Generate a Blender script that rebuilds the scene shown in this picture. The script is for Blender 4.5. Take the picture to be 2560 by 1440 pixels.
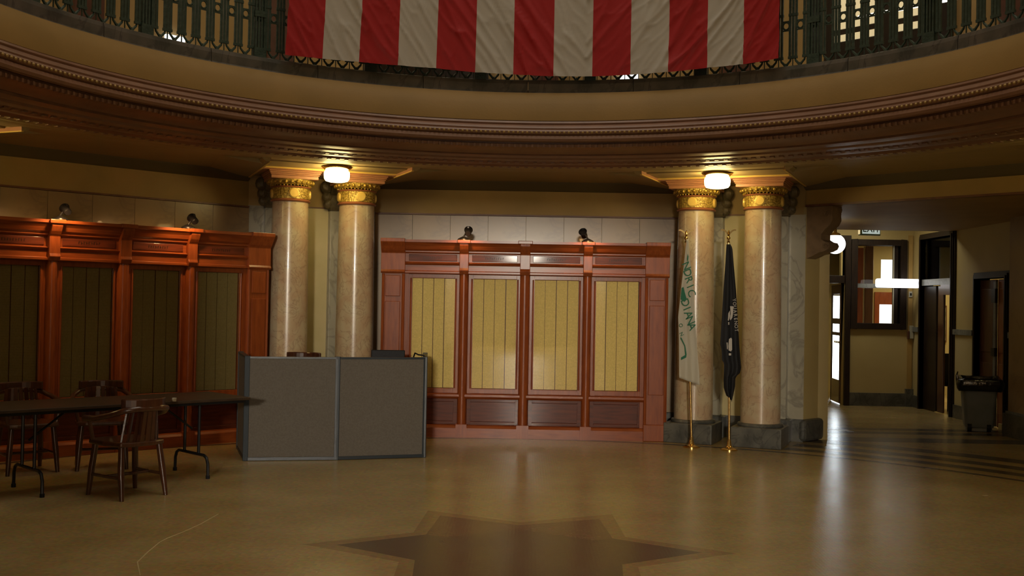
import bpy, bmesh, math, random
from math import sin, cos, pi, radians as RD, atan2, sqrt, asin
from mathutils import Vector, Matrix, noise
random.seed(4)
S = bpy.context.scene
for o in list(bpy.data.objects): bpy.data.objects.remove(o)
COL = S.collection
CY = 6.9                       # the rotunda's axis stands at (0, CY)

# ---------------------------------------------------------------- camera
cam = bpy.data.cameras.new('camera'); camo = bpy.data.objects.new('camera', cam); COL.objects.link(camo)
cam.sensor_width = 36; cam.lens = 36 * 2668.0 / 2560; cam.clip_end = 200
yaw, pitch, roll = RD(0.772), RD(0.9056), RD(1.0361)
fw = Vector((-sin(yaw)*cos(pitch), cos(yaw)*cos(pitch), sin(pitch)))
rt = Vector((cos(yaw), sin(yaw), 0)); up = rt.cross(fw)
r2 = cos(roll)*rt + sin(roll)*up; u2 = -sin(roll)*rt + cos(roll)*up
m = Matrix((r2, u2, -fw)).transposed().to_4x4(); m.translation = (0.0193, 0, 1.6)
camo.matrix_world = m
S.camera = camo

# ---------------------------------------------------------------- world and light
S.view_settings.view_transform = 'Standard'; S.view_settings.look = 'None'
S.view_settings.gamma = 1; S.view_settings.use_curve_mapping = False
S.view_settings.exposure = 0.0
w = bpy.data.worlds.new('daylight'); S.world = w; w.use_nodes = True
w.node_tree.nodes['Background'].inputs[0].default_value = (0.86, 0.93, 1.0, 1)
w.node_tree.nodes['Background'].inputs[1].default_value = 9.0

def area(name, loc, direction, sx, sy, power, color, disk=False, spread=180):
    l = bpy.data.lights.new(name, 'AREA'); l.energy = power; l.color = color
    l.shape = 'DISK' if disk else 'RECTANGLE'; l.size = sx; l.size_y = sy; l.spread = RD(spread)
    o = bpy.data.objects.new(name, l); COL.objects.link(o)
    o.location = loc; o.rotation_euler = Vector(direction).to_track_quat('-Z', 'Y').to_euler()
    return o
area('added_dome_light', (0, CY, 12.9), (0, 0, -1), 6.5, 6.5, 255, (1.0, 0.92, 0.76), True)  # added disk light for an unseen skylight; the dome above is closed
# three added strip lights for unseen glazed doors at the end of the passage behind the camera
for x in (-2.27, -0.1, 2.33):
    area('added_entrance_strip', (x, -15.6, 1.25), (0, 1, 0), 0.36, 2.3, 30, (1.0, 0.93, 0.86))
area('passage_fill_light', (-0.1, -15.6, 3.70), (0, 1, -0.06), 1.1, 0.6, 1900, (1.0, 0.90, 0.74))  # added fill from behind the camera to brighten the middle cabinet
for q in range(8):     # fill lights added under the gallery ceiling to brighten its walls
    area('gallery_fill', (6.1*sin(RD(45*q+22.5)), CY + 6.1*cos(RD(45*q+22.5)), 7.15), (0, 0, -1), 0.8, 0.8, 16, (1.0, 0.82, 0.5), True)
# lamps of the rooms behind the vestibule
area('office_lamp', (7.9, 19.4, 2.95), (0, 0, -1), 1.2, 0.6, 52, (1.0, 0.84, 0.48))
area('vestibule_lamp', (5.3, 17.2, 3.25), (0, 0, -1), 1.2, 0.3, 16, (1.0, 0.90, 0.66))

# ---------------------------------------------------------------- materials
def mat(name, col, rough=0.5, metal=0.0, col2=None, scale=4.0, detail=4.0, bump=0.0, bscale=40.0, coat=0.0,
        emit=0.0, spec=0.5, crough=0.08, stretch=(1, 1, 1), sheen=0.0, contrast=(0.35, 0.65), coords='Object', wave=None, trans=0.0):
    m = bpy.data.materials.new(name); m.use_nodes = True
    N = m.node_tree.nodes; L = m.node_tree.links; b = N['Principled BSDF']
    b.inputs['Roughness'].default_value = rough; b.inputs['Metallic'].default_value = metal
    b.inputs['Base Color'].default_value = (*col, 1); b.inputs['Coat Weight'].default_value = coat
    b.inputs['Coat Roughness'].default_value = crough
    b.inputs['Specular IOR Level'].default_value = spec; b.inputs['Sheen Weight'].default_value = sheen
    b.inputs['Transmission Weight'].default_value = trans
    tc = N.new('ShaderNodeTexCoord'); mp = N.new('ShaderNodeMapping'); mp.inputs['Scale'].default_value = stretch
    L.new(tc.outputs[coords], mp.inputs[0])
    if col2:
        if wave:
            t = N.new('ShaderNodeTexWave'); t.inputs['Scale'].default_value = scale
            t.inputs['Distortion'].default_value = wave; t.inputs['Detail'].default_value = 3; src = t.outputs['Fac']
        else:
            t = N.new('ShaderNodeTexNoise'); t.inputs['Scale'].default_value = scale
            t.inputs['Detail'].default_value = detail; src = t.outputs['Fac']
        L.new(mp.outputs[0], t.inputs['Vector'])
        r = N.new('ShaderNodeValToRGB'); r.color_ramp.elements[0].position = contrast[0]; r.color_ramp.elements[1].position = contrast[1]
        r.color_ramp.elements[0].color = (*col, 1); r.color_ramp.elements[1].color = (*col2, 1)
        L.new(src, r.inputs[0]); L.new(r.outputs[0], b.inputs['Base Color'])
    if bump:
        t = N.new('ShaderNodeTexNoise'); t.inputs['Scale'].default_value = bscale; t.inputs['Detail'].default_value = 3
        L.new(mp.outputs[0], t.inputs['Vector'])
        bp = N.new('ShaderNodeBump'); bp.inputs['Strength'].default_value = bump; bp.inputs['Distance'].default_value = 0.01
        L.new(t.outputs['Fac'], bp.inputs['Height']); L.new(bp.outputs[0], b.inputs['Normal'])
    if emit:
        b.inputs['Emission Color'].default_value = (*col, 1); b.inputs['Emission Strength'].default_value = emit
    return m

def marble(name, base, cloud, vein, rough=0.22, vscale=2.2, coat=0.0, vw=0.035, vmix=0.75, cscale=3.0):
    m = bpy.data.materials.new(name); m.use_nodes = True
    N = m.node_tree.nodes; L = m.node_tree.links; b = N['Principled BSDF']
    b.inputs['Roughness'].default_value = rough; b.inputs['Coat Weight'].default_value = coat
    tc = N.new('ShaderNodeTexCoord')
    n1 = N.new('ShaderNodeTexNoise'); n1.inputs['Scale'].default_value = cscale; n1.inputs['Detail'].default_value = 6
    L.new(tc.outputs['Object'], n1.inputs['Vector'])
    r1 = N.new('ShaderNodeValToRGB'); r1.color_ramp.elements[0].position = 0.38; r1.color_ramp.elements[1].position = 0.62
    r1.color_ramp.elements[0].color = (*base, 1); r1.color_ramp.elements[1].color = (*cloud, 1)
    L.new(n1.outputs['Fac'], r1.inputs[0])
    n2 = N.new('ShaderNodeTexNoise'); n2.inputs['Scale'].default_value = vscale; n2.inputs['Detail'].default_value = 8
    n2.inputs['Distortion'].default_value = 1.2
    mp = N.new('ShaderNodeMapping'); mp.inputs['Location'].default_value = (3.1, 7.7, 1.3); mp.inputs['Rotation'].default_value = (0.4, 0.5, 0.3)
    mp.inputs['Scale'].default_value = (1, 1, 0.7)
    L.new(tc.outputs['Object'], mp.inputs[0]); L.new(mp.outputs[0], n2.inputs['Vector'])
    r2_ = N.new('ShaderNodeValToRGB'); e = r2_.color_ramp.elements
    e[0].position = 0.5 - vw; e[0].color = (0, 0, 0, 1); e[1].position = 0.5 + vw; e[1].color = (0, 0, 0, 1)
    mid = e.new(0.5); mid.color = (1, 1, 1, 1)
    L.new(n2.outputs['Fac'], r2_.inputs[0])
    mt = N.new('ShaderNodeMath'); mt.operation = 'MULTIPLY'; mt.inputs[1].default_value = vmix; L.new(r2_.outputs[0], mt.inputs[0])
    mx = N.new('ShaderNodeMix'); mx.data_type = 'RGBA'; L.new(mt.outputs[0], mx.inputs[0])
    L.new(r1.outputs[0], mx.inputs[6]); mx.inputs[7].default_value = (*vein, 1)
    L.new(mx.outputs[2], b.inputs['Base Color'])
    return m

M = {}
M['ochre'] = mat('ochre_plaster', (0.30, 0.182, 0.045), 0.6, col2=(0.34, 0.205, 0.053), scale=2, bump=0.1)
M['frieze'] = mat('frieze_paint', (0.36, 0.235, 0.07), 0.6, col2=(0.42, 0.27, 0.085), scale=2, bump=0.1)
M['ceil'] = mat('ceiling_paint', (0.40, 0.30, 0.13), 0.5, col2=(0.45, 0.34, 0.155), scale=2, bump=0.08)
M['cream'] = mat('cream_paint', (0.46, 0.355, 0.15), 0.55, col2=(0.50, 0.39, 0.17), scale=2, bump=0.08)
M['panelcream'] = mat('panel_cream_paint', (0.50, 0.42, 0.20), 0.4, col2=(0.56, 0.46, 0.24), scale=3)
M['pink'] = mat('pink_moulding_paint', (0.25, 0.135, 0.085), 0.38, col2=(0.295, 0.16, 0.10), scale=6, bump=0.15, bscale=25)
M['darkpink'] = mat('brown_moulding_paint', (0.15, 0.065, 0.04), 0.45, col2=(0.2, 0.09, 0.05), scale=9)
M['impost'] = mat('salmon_impost_paint', (0.46, 0.21, 0.11), 0.4, col2=(0.52, 0.25, 0.13), scale=5)
M['gold'] = mat('gilded_plaster', (0.62, 0.42, 0.08), 0.3, 0.55, col2=(0.45, 0.28, 0.05), scale=30, bump=0.9, bscale=60)
M['goldplain'] = mat('gold_paint', (0.85, 0.60, 0.15), 0.4, 0.15)
M['neck'] = mat('red_brown_ring_paint', (0.30, 0.11, 0.05), 0.4)
M['palecrack'] = mat('pale_crack_filler', (0.47, 0.36, 0.18), 0.4)
M['goldband'] = mat('gilt_ornament_band', (0.30, 0.19, 0.03), 0.38, 0.3, col2=(0.70, 0.50, 0.12), scale=60, contrast=(0.42, 0.58), bump=0.8, bscale=60)
M['beadgold'] = mat('dull_gold_bead', (0.50, 0.34, 0.12), 0.4, 0.2)
M['crown'] = mat('crown_paint', (0.13, 0.10, 0.05), 0.5)
M['capdark'] = mat('brown_capital_plaster', (0.10, 0.075, 0.04), 0.5, col2=(0.17, 0.13, 0.065), scale=25, bump=0.8, bscale=30)
M['colmarble'] = marble('rose_column_marble', (0.47, 0.325, 0.20), (0.52, 0.43, 0.275), (0.25, 0.15, 0.095), 0.25, 7.0, 0.12, vw=0.022, vmix=0.5, cscale=4.5)
M['wallmarble'] = marble('cream_wall_marble', (0.31, 0.20, 0.10), (0.355, 0.245, 0.13), (0.20, 0.135, 0.085), 0.3, 1.6, 0.1, vw=0.02, vmix=0.4, cscale=1.6)
M['pilmarble'] = marble('grey_pilaster_marble', (0.36, 0.33, 0.24), (0.42, 0.38, 0.28), (0.22, 0.20, 0.15), 0.3, 2.5)
M['plinth'] = marble('dark_grey_plinth_marble', (0.075, 0.075, 0.066), (0.13, 0.125, 0.105), (0.045, 0.045, 0.04), 0.3, 4.0, cscale=6)
M['curb'] = marble('dark_grey_curb_marble', (0.075, 0.075, 0.062), (0.135, 0.12, 0.10), (0.045, 0.045, 0.04), 0.35, 3.0, cscale=5)
M['brackmarble'] = mat('console_plaster', (0.20, 0.13, 0.07), 0.5, col2=(0.27, 0.18, 0.10), scale=9, bump=0.6, bscale=18)
M['wood'] = mat('red_varnished_wood', (0.31, 0.075, 0.015), 0.42, col2=(0.20, 0.042, 0.010), scale=5, stretch=(7, 7, 0.9), coat=0.3, crough=0.22, contrast=(0.3, 0.75), spec=0.25, bump=0.05, bscale=8)
M['woodh'] = mat('red_varnished_wood_rail', (0.31, 0.075, 0.015), 0.42, col2=(0.20, 0.042, 0.010), scale=5, stretch=(0.9, 7, 7), coat=0.3, crough=0.22, contrast=(0.3, 0.75), spec=0.25, bump=0.05, bscale=8)
M['wooddark'] = mat('dark_varnished_wood_panel', (0.15, 0.032, 0.012), 0.45, col2=(0.09, 0.020, 0.008), scale=5, stretch=(0.9, 7, 7), coat=0.1, spec=0.25)
M['chairwood'] = mat('dark_chair_wood', (0.085, 0.028, 0.012), 0.28, col2=(0.055, 0.018, 0.009), scale=6, stretch=(6, 6, 1), coat=0.5)
M['brass'] = mat('polished_brass', (0.80, 0.55, 0.20), 0.18, 1.0)
M['blackmetal'] = mat('black_metal', (0.015, 0.015, 0.017), 0.35, 0.4)
M['blackplastic'] = mat('black_plastic', (0.012, 0.012, 0.014), 0.5, bump=0.2, spec=0.2)
M['glass'] = None
M['iron'] = mat('verdigris_iron', (0.035, 0.062, 0.046), 0.45, 0.15, col2=(0.06, 0.095, 0.072), scale=20, bump=0.4, bscale=50)
M['fabric'] = mat('grey_panel_fabric', (0.135, 0.118, 0.098), 0.95, col2=(0.155, 0.137, 0.116), scale=60, bump=0.4, bscale=300, spec=0.1)
M['navy'] = mat('dark_blue_grey_trim', (0.018, 0.026, 0.034), 0.4)
M['laminate'] = mat('dark_brown_laminate', (0.035, 0.02, 0.012), 0.4, col2=(0.05, 0.03, 0.018), scale=6, stretch=(1, 8, 1))
M['red'] = mat('red_nylon', (0.46, 0.011, 0.018), 0.45, sheen=0.1, bump=0.15, bscale=9)
M['white'] = mat('white_nylon', (0.60, 0.575, 0.52), 0.45, sheen=0.1, bump=0.15, bscale=9)
M['blue'] = mat('navy_nylon', (0.02, 0.03, 0.12), 0.5)
M['flagwhite'] = mat('white_flag_cloth', (0.52, 0.48, 0.38), 0.7)
M['flaggreen'] = mat('green_flag_print', (0.01, 0.14, 0.07), 0.7)
M['flagblack'] = mat('black_flag_cloth', (0.006, 0.006, 0.008), 0.75)
M['flagpale'] = mat('pale_flag_print', (0.50, 0.46, 0.40), 0.7)
M['can'] = mat('blue_grey_plastic', (0.16, 0.18, 0.20), 0.4, col2=(0.19, 0.21, 0.23), scale=5)
M['bag'] = mat('black_bin_liner', (0.008, 0.008, 0.010), 0.16, bump=0.5, bscale=14)
M['casing'] = mat('dark_brown_casing', (0.020, 0.013, 0.010), 0.4, col2=(0.032, 0.020, 0.013), scale=5, stretch=(6, 6, 1), spec=0.3)
M['reddoor'] = mat('orange_brown_door', (0.30, 0.075, 0.022), 0.35, col2=(0.22, 0.05, 0.018), scale=5, stretch=(7, 7, 0.8), coat=0.3)
M['browndoor'] = mat('brown_door', (0.10, 0.035, 0.018), 0.35, col2=(0.07, 0.025, 0.013), scale=5, stretch=(7, 7, 0.8), coat=0.3)
M['rail'] = marble('grey_chair_rail_marble', (0.16, 0.17, 0.16), (0.23, 0.24, 0.22), (0.1, 0.1, 0.1), 0.35, 5)
M['wains'] = mat('wainscot_paint', (0.47, 0.40, 0.20), 0.5, col2=(0.52, 0.44, 0.24), scale=2)
M['signglow'] = mat('lit_sign_face', (1.0, 1.0, 1.0), 0.4, emit=1.6)
M['signink'] = mat('faded_sign_letters', (0.62, 0.62, 0.66), 0.6, emit=1.0)
M['exitface'] = mat('exit_sign_face', (0.55, 0.68, 0.66), 0.4, emit=0.55)
M['exitgreen'] = mat('exit_sign_letters', (0.015, 0.045, 0.03), 0.5)
M['exitframe'] = mat('exit_sign_frame', (0.10, 0.15, 0.09), 0.4)
M['lampglass'] = mat('glowing_white_glass', (1.0, 0.78, 0.32), 0.3, emit=24)
M['globe'] = mat('glowing_globe', (1.0, 0.97, 0.92), 0.3, emit=2.2)
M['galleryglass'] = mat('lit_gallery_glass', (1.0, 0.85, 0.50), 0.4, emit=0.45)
M['brightglass'] = mat('daylit_frosted_glass', (0.9, 0.97, 1.0), 0.4, emit=1.3)
M['screenlight'] = mat('tube_light_glass', (1.0, 0.95, 0.8), 0.4, emit=5)
M['picture'] = mat('print_under_glass', (0.05, 0.11, 0.04), 0.3, col2=(0.45, 0.5, 0.3), scale=9)
M['switch'] = mat('ivory_plastic', (0.4, 0.38, 0.3), 0.4)
M['yellowbox'] = mat('pale_yellow_card', (0.65, 0.5, 0.2), 0.6)
M['stone_dim'] = mat('gallery_pilaster_stone', (0.10, 0.045, 0.035), 0.4, col2=(0.14, 0.06, 0.045), scale=6)
M['gwall'] = mat('gallery_wall_paint', (0.50, 0.36, 0.17), 0.6, col2=(0.54, 0.40, 0.2), scale=2)

def glassmat():
    m = bpy.data.materials.new('clear_glass'); m.use_nodes = True
    N = m.node_tree.nodes; L = m.node_tree.links; N.remove(N['Principled BSDF'])
    t = N.new('ShaderNodeBsdfTransparent'); t.inputs[0].default_value = (0.98, 0.99, 0.98, 1)
    g = N.new('ShaderNodeBsdfGlossy'); g.inputs['Roughness'].default_value = 0.02
    f = N.new('ShaderNodeFresnel'); f.inputs[0].default_value = 1.3
    x = N.new('ShaderNodeMixShader'); L.new(f.outputs[0], x.inputs[0]); L.new(t.outputs[0], x.inputs[1]); L.new(g.outputs[0], x.inputs[2])
    L.new(x.outputs[0], N['Material Output'].inputs[0]); return m
M['glass'] = glassmat()
M['leafglass'] = glassmat()
for n_ in M['leafglass'].node_tree.nodes:
    if n_.type == 'MIX_SHADER':
        for l_ in list(n_.inputs[0].links): M['leafglass'].node_tree.links.remove(l_)
        n_.inputs[0].default_value = 0.06
M['kick'] = mat('brushed_steel_kick_plate', (0.75, 0.75, 0.75), 0.25, 0.9)

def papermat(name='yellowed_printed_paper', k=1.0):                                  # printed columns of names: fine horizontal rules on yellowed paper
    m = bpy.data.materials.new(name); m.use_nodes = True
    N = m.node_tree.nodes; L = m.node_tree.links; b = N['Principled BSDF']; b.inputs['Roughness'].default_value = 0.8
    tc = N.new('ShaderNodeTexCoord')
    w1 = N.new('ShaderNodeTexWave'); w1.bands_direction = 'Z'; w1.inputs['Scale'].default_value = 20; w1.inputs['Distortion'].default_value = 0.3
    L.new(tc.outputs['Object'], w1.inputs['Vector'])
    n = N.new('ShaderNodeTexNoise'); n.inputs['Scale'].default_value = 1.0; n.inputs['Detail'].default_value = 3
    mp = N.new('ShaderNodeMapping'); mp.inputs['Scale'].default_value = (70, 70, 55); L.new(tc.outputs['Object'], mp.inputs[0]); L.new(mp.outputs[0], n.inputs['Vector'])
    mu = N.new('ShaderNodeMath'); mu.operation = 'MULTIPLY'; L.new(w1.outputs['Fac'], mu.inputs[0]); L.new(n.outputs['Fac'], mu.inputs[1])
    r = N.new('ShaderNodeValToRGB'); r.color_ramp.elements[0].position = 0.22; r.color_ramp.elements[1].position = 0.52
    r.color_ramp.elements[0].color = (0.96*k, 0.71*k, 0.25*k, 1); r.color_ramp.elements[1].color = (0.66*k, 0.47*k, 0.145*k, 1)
    L.new(mu.outputs[0], r.inputs[0])
    n2 = N.new('ShaderNodeTexNoise'); n2.inputs['Scale'].default_value = 5; L.new(tc.outputs['Object'], n2.inputs['Vector'])
    mx = N.new('ShaderNodeMix'); mx.data_type = 'RGBA'; mx.blend_type = 'MULTIPLY'; mx.inputs[0].default_value = 0.0
    L.new(r.outputs[0], mx.inputs[6]); L.new(n2.outputs['Fac'], mx.inputs[7]); L.new(mx.outputs[2], b.inputs['Base Color'])
    return m
M['paper'] = papermat()
M['papershade'] = papermat('shade_darkened_paper', 0.34)  # same paper darkened, the shade on the left cabinet put into its colour

def floormat(name, c1, c2, rough=0.235, crack=0.0):
    m = bpy.data.materials.new(name); m.use_nodes = True
    N = m.node_tree.nodes; L = m.node_tree.links; b = N['Principled BSDF']
    b.inputs['Specular IOR Level'].default_value = 0.4
    tc = N.new('ShaderNodeTexCoord')
    v = N.new('ShaderNodeTexVoronoi'); v.inputs['Scale'].default_value = 42; v.inputs['Randomness'].default_value = 0.25
    L.new(tc.outputs['Object'], v.inputs['Vector'])
    n = N.new('ShaderNodeTexNoise'); n.inputs['Scale'].default_value = 1.3; n.inputs['Detail'].default_value = 5
    L.new(tc.outputs['Object'], n.inputs['Vector'])
    r = N.new('ShaderNodeValToRGB'); r.color_ramp.elements[0].color = (*c1, 1); r.color_ramp.elements[1].color = (*c2, 1)
    r.color_ramp.elements[0].position = 0.35; r.color_ramp.elements[1].position = 0.65
    L.new(n.outputs['Fac'], r.inputs[0])
    sep = N.new('ShaderNodeMix'); sep.data_type = 'RGBA'; sep.blend_type = 'MULTIPLY'; sep.inputs[0].default_value = 0.22
    L.new(r.outputs[0], sep.inputs[6]); L.new(v.outputs['Color'], sep.inputs[7])
    # worn pale cracks
    cr = N.new('ShaderNodeTexNoise'); cr.inputs['Scale'].default_value = 0.45; cr.inputs['Detail'].default_value = 6
    L.new(tc.outputs['Object'], cr.inputs['Vector'])
    cramp = N.new('ShaderNodeValToRGB'); e = cramp.color_ramp.elements
    e[0].position = 0.492; e[0].color = (0, 0, 0, 1); e[1].position = 0.508; e[1].color = (0, 0, 0, 1); md = e.new(0.5); md.color = (crack, crack, crack, 1)
    L.new(cr.outputs['Fac'], cramp.inputs[0])
    m2 = N.new('ShaderNodeMix'); m2.data_type = 'RGBA'; L.new(cramp.outputs[0], m2.inputs[0]); L.new(sep.outputs[2], m2.inputs[6])
    m2.inputs[7].default_value = (0.6, 0.52, 0.36, 1); L.new(m2.outputs[2], b.inputs['Base Color'])
    rn = N.new('ShaderNodeMapRange'); rn.inputs[3].default_value = rough - 0.05; rn.inputs[4].default_value = rough + 0.08
    L.new(n.outputs['Fac'], rn.inputs[0]); L.new(rn.outputs[0], b.inputs['Roughness'])
    bp = N.new('ShaderNodeBump'); bp.inputs['Strength'].default_value = 0.10; bp.inputs['Distance'].default_value = 0.004
    L.new(v.outputs['Distance'], bp.inputs['Height']); L.new(bp.outputs[0], b.inputs['Normal'])
    return m
M['floor'] = floormat('beige_mosaic_floor', (0.37, 0.265, 0.11), (0.43, 0.32, 0.145), crack=0.0)
M['inlaydark'] = floormat('dark_mosaic_inlay', (0.115, 0.075, 0.048), (0.14, 0.095, 0.06))
M['inlayred'] = floormat('red_brown_mosaic_inlay', (0.17, 0.10, 0.055), (0.20, 0.12, 0.07))
M['inlaytan'] = floormat('tan_mosaic_border', (0.29, 0.185, 0.08), (0.32, 0.21, 0.095))
M['inlayband'] = floormat('grey_mosaic_band', (0.085, 0.065, 0.048), (0.12, 0.09, 0.065))

# ---------------------------------------------------------------- helpers
class MB:
    def __init__(s): s.v = []; s.f = []
    def add(s, vs, fs, T=None):
        n = len(s.v)
        s.v += [tuple(T @ Vector(p)) for p in vs] if T else [tuple(p) for p in vs]
        s.f += [tuple(i + n for i in f) for f in fs]; return s
    def box(s, x0, x1, y0, y1, z0, z1, T=None):
        vs = [(x, y, z) for x in (x0, x1) for y in (y0, y1) for z in (z0, z1)]
        return s.add(vs, [(0, 1, 3, 2), (4, 6, 7, 5), (0, 4, 5, 1), (2, 3, 7, 6), (0, 2, 6, 4), (1, 5, 7, 3)], T)
    def prism(s, poly, z0, z1, T=None):          # poly in xy
        n = len(poly); vs = [(x, y, z0) for x, y in poly] + [(x, y, z1) for x, y in poly]
        fs = [tuple(range(n))[::-1], tuple(range(n, 2*n))] + [(i, (i+1) % n, (i+1) % n + n, i+n) for i in range(n)]
        return s.add(vs, fs, T)
    def extr(s, poly, a0, a1, ax='x', T=None):   # poly in the other two axes, extruded along ax
        if ax == 'x': g = lambda p, a: (a, p[0], p[1])
        elif ax == 'y': g = lambda p, a: (p[0], a, p[1])
        else: g = lambda p, a: (p[0], p[1], a)
        n = len(poly); vs = [g(p, a0) for p in poly] + [g(p, a1) for p in poly]
        return s.add(vs, [tuple(range(n)), tuple(range(n, 2*n))[::-1]] + [(i, i+n, (i+1) % n + n, (i+1) % n) for i in range(n)], T)
    def lathe(s, prof, n=24, a0=0, a1=2*pi, c=(0, 0), T=None, caps=False):
        full = abs(a1 - a0 - 2*pi) < 1e-6; k = n if full else n + 1; m_ = len(prof); vs = []
        for i in range(k):
            a = a0 + (a1 - a0) * i / n
            vs += [(c[0] + r*sin(a), c[1] + r*cos(a), z) for r, z in prof]
        fs = []
        for i in range(n):
            j = (i + 1) % k
            fs += [(i*m_+q, i*m_+q+1, j*m_+q+1, j*m_+q) for q in range(m_-1)]
        return s.add(vs, fs, T)
    def tube(s, pts, r, n=8, closed=False):
        pts = [Vector(p) for p in pts]; vs = []; m_ = len(pts); R_ = r if isinstance(r, (list, tuple)) else [r]*m_
        prev = None
        for i, p in enumerate(pts):
            if closed: t = pts[(i+1) % m_] - pts[i-1]
            else: t = pts[min(i+1, m_-1)] - pts[max(i-1, 0)]
            t.normalize(); a = prev if prev is not None else (Vector((0, 0, 1)) if abs(t.z) < .9 else Vector((1, 0, 0)))
            b = t.cross(a).normalized(); a = b.cross(t).normalized(); prev = a
            vs += [p + (a*cos(2*pi*k/n) + b*sin(2*pi*k/n)) * R_[i] for k in range(n)]
        fs = []
        for i in range(m_ if closed else m_-1):
            j = (i+1) % m_
            fs += [(i*n+k, i*n+(k+1) % n, j*n+(k+1) % n, j*n+k) for k in range(n)]
        if not closed: fs += [tuple(range(n))[::-1], tuple(range((m_-1)*n, m_*n))]
        return s.add(vs, fs)
    def ball(s, c, r, n=10, m_=6, sz=1.0, T=None):
        prof = [(max(r*sin(pi*i/m_), 1e-5), c[2] - r*sz*cos(pi*i/m_)) for i in range(m_+1)]
        return s.lathe(prof, n, c=(c[0], c[1]), T=T)
    def build(s, name, mt, parent=None, smooth=False, bevel=0.0, label=None, kind=None, recalc=True):
        me = bpy.data.meshes.new(name); me.from_pydata(s.v, [], s.f)
        if recalc:
            bm = bmesh.new(); bm.from_mesh(me); bmesh.ops.remove_doubles(bm, verts=bm.verts, dist=1e-6)
            bmesh.ops.recalc_face_normals(bm, faces=bm.faces); bm.to_mesh(me); bm.free()
        me.update(); me.materials.append(M[mt] if isinstance(mt, str) else mt)
        if smooth:
            for p in me.polygons: p.use_smooth = True
            try: me.set_sharp_from_angle(angle=RD(38))
            except Exception: pass
        o = bpy.data.objects.new(name, me); COL.objects.link(o)
        if parent: o.parent = parent
        if bevel:
            b = o.modifiers.new('bevel', 'BEVEL'); b.width = bevel; b.segments = 2; b.limit_method = 'ANGLE'
        if label: o['label'] = label
        if kind: o['kind'] = kind
        return o

def thing(name, label, cat, loc=(0, 0, 0), rz=0, group=None):
    o = bpy.data.objects.new(name, None); COL.objects.link(o); o.empty_display_size = 0.2
    o.location = loc; o.rotation_euler = (0, 0, rz); o['label'] = label; o['category'] = cat
    if group: o['group'] = group
    return o
def tag(o, label, cat, group=None):
    o['label'] = label; o['category'] = cat
    if group: o['group'] = group
    return o
def struct(name, loc=(0, 0, 0), rz=0, label=None):
    o = bpy.data.objects.new(name, None); COL.objects.link(o); o.location = loc; o.rotation_euler = (0, 0, rz)
    o['kind'] = 'structure'
    if label: o['label'] = label
    return o
def copypart(o, parent, loc=None, rot=None):
    c = o.copy(); COL.objects.link(c); c.parent = parent
    if loc is not None: c.location = loc
    if rot is not None: c.rotation_euler = rot
    return c
def copytree(root, loc, rz, label, group=None):
    r = root.copy(); COL.objects.link(r); r.location = loc; r.rotation_euler = (0, 0, rz); r['label'] = label
    if group: r['group'] = group
    for ch in list(root.children):
        c = copypart(ch, r)
        for g in list(ch.children): copypart(g, c)
    return r
def bay(a, s, r, z=0):        # a: bearing in degrees clockwise from +Y; s across, r outwards
    a = RD(a); return Vector((s*cos(a) + r*sin(a), CY - s*sin(a) + r*cos(a), z))
def textmesh(txt, size, name, mt, parent, T, align='CENTER', extrude=0.002):
    cu = bpy.data.curves.new('t', 'FONT'); cu.body = txt; cu.size = size; cu.align_x = align; cu.align_y = 'CENTER'; cu.extrude = extrude
    cu.resolution_u = 3
    t = bpy.data.objects.new('t', cu); COL.objects.link(t)
    dg = bpy.context.evaluated_depsgraph_get(); me = bpy.data.meshes.new_from_object(t.evaluated_get(dg))
    bpy.data.objects.remove(t); me.transform(T); me.materials.clear(); me.materials.append(M[mt]); me.name = name
    o = bpy.data.objects.new(name, me); COL.objects.link(o); o.parent = parent; return o

# ================================================================ STRUCTURE
ZC = 3.17                                       # ceiling of the ambulatory
RW, HW, RP, HP = 6.77, 1.94, 7.0, 0.80          # bay wall / pier wall planes and half widths
# ---- floor
fl = MB(); fl.box(-9.5, 10.5, -16.2, 22.5, -0.2, 0.0)
floor = fl.build('floor', 'floor'); floor['kind'] = 'structure'
def inlay(poly, z, mt, name):
    return MB().prism(poly, 0.0, z).build(name, mt, floor, recalc=True)
SC = (0, 7.03)
def hexstar(R, inner=0.577, c=SC):
    return [(c[0] + (R if k % 2 == 0 else R*inner)*cos(pi/6*k), c[1] + (R if k % 2 == 0 else R*inner)*sin(pi/6*k)) for k in range(12)]
# border of the star, then six points and the middle, each its own piece of inlay
ob, ib = hexstar(1.42, 0.60), hexstar(1.20, 0.62)
for k in range(0, 12, 2):
    a_, b_, c_ = (k-1) % 12, k, (k+1) % 12
    inlay([ob[a_], ob[b_], ob[c_], ib[c_], ib[b_], ib[a_]], 0.0012, 'inlaytan', 'star_border')
    inlay([ib[a_], ib[b_], ib[c_], (SC[0] + 0.60*cos(pi/6*c_), SC[1] + 0.60*sin(pi/6*c_)), (SC[0] + 0.60*cos(pi/6*a_), SC[1] + 0.60*sin(pi/6*a_))],
          0.0014, 'inlayred' if k in (2, 4) else 'inlaydark', 'star_point')
inlay([(SC[0] + 0.60*cos(pi/6*k + 0), SC[1] + 0.60*sin(pi/6*k)) for k in range(1, 12, 2)], 0.0016, 'inlaydark', 'star_centre')
def ringband(r0, r1, a0, a1, z, mt, name, n=48):
    P = [(r1*sin(a0+(a1-a0)*i/n), CY + r1*cos(a0+(a1-a0)*i/n)) for i in range(n+1)] + \
        [(r0*sin(a1+(a0-a1)*i/n), CY + r0*cos(a1+(a0-a1)*i/n)) for i in range(n+1)]
    b = MB(); vs = [(x, y, z) for x, y in P]; b.add(vs, [(i, i+1, 2*n-i, 2*n+1-i) for i in range(n)])
    return b.build(name, mt, floor)
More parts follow.
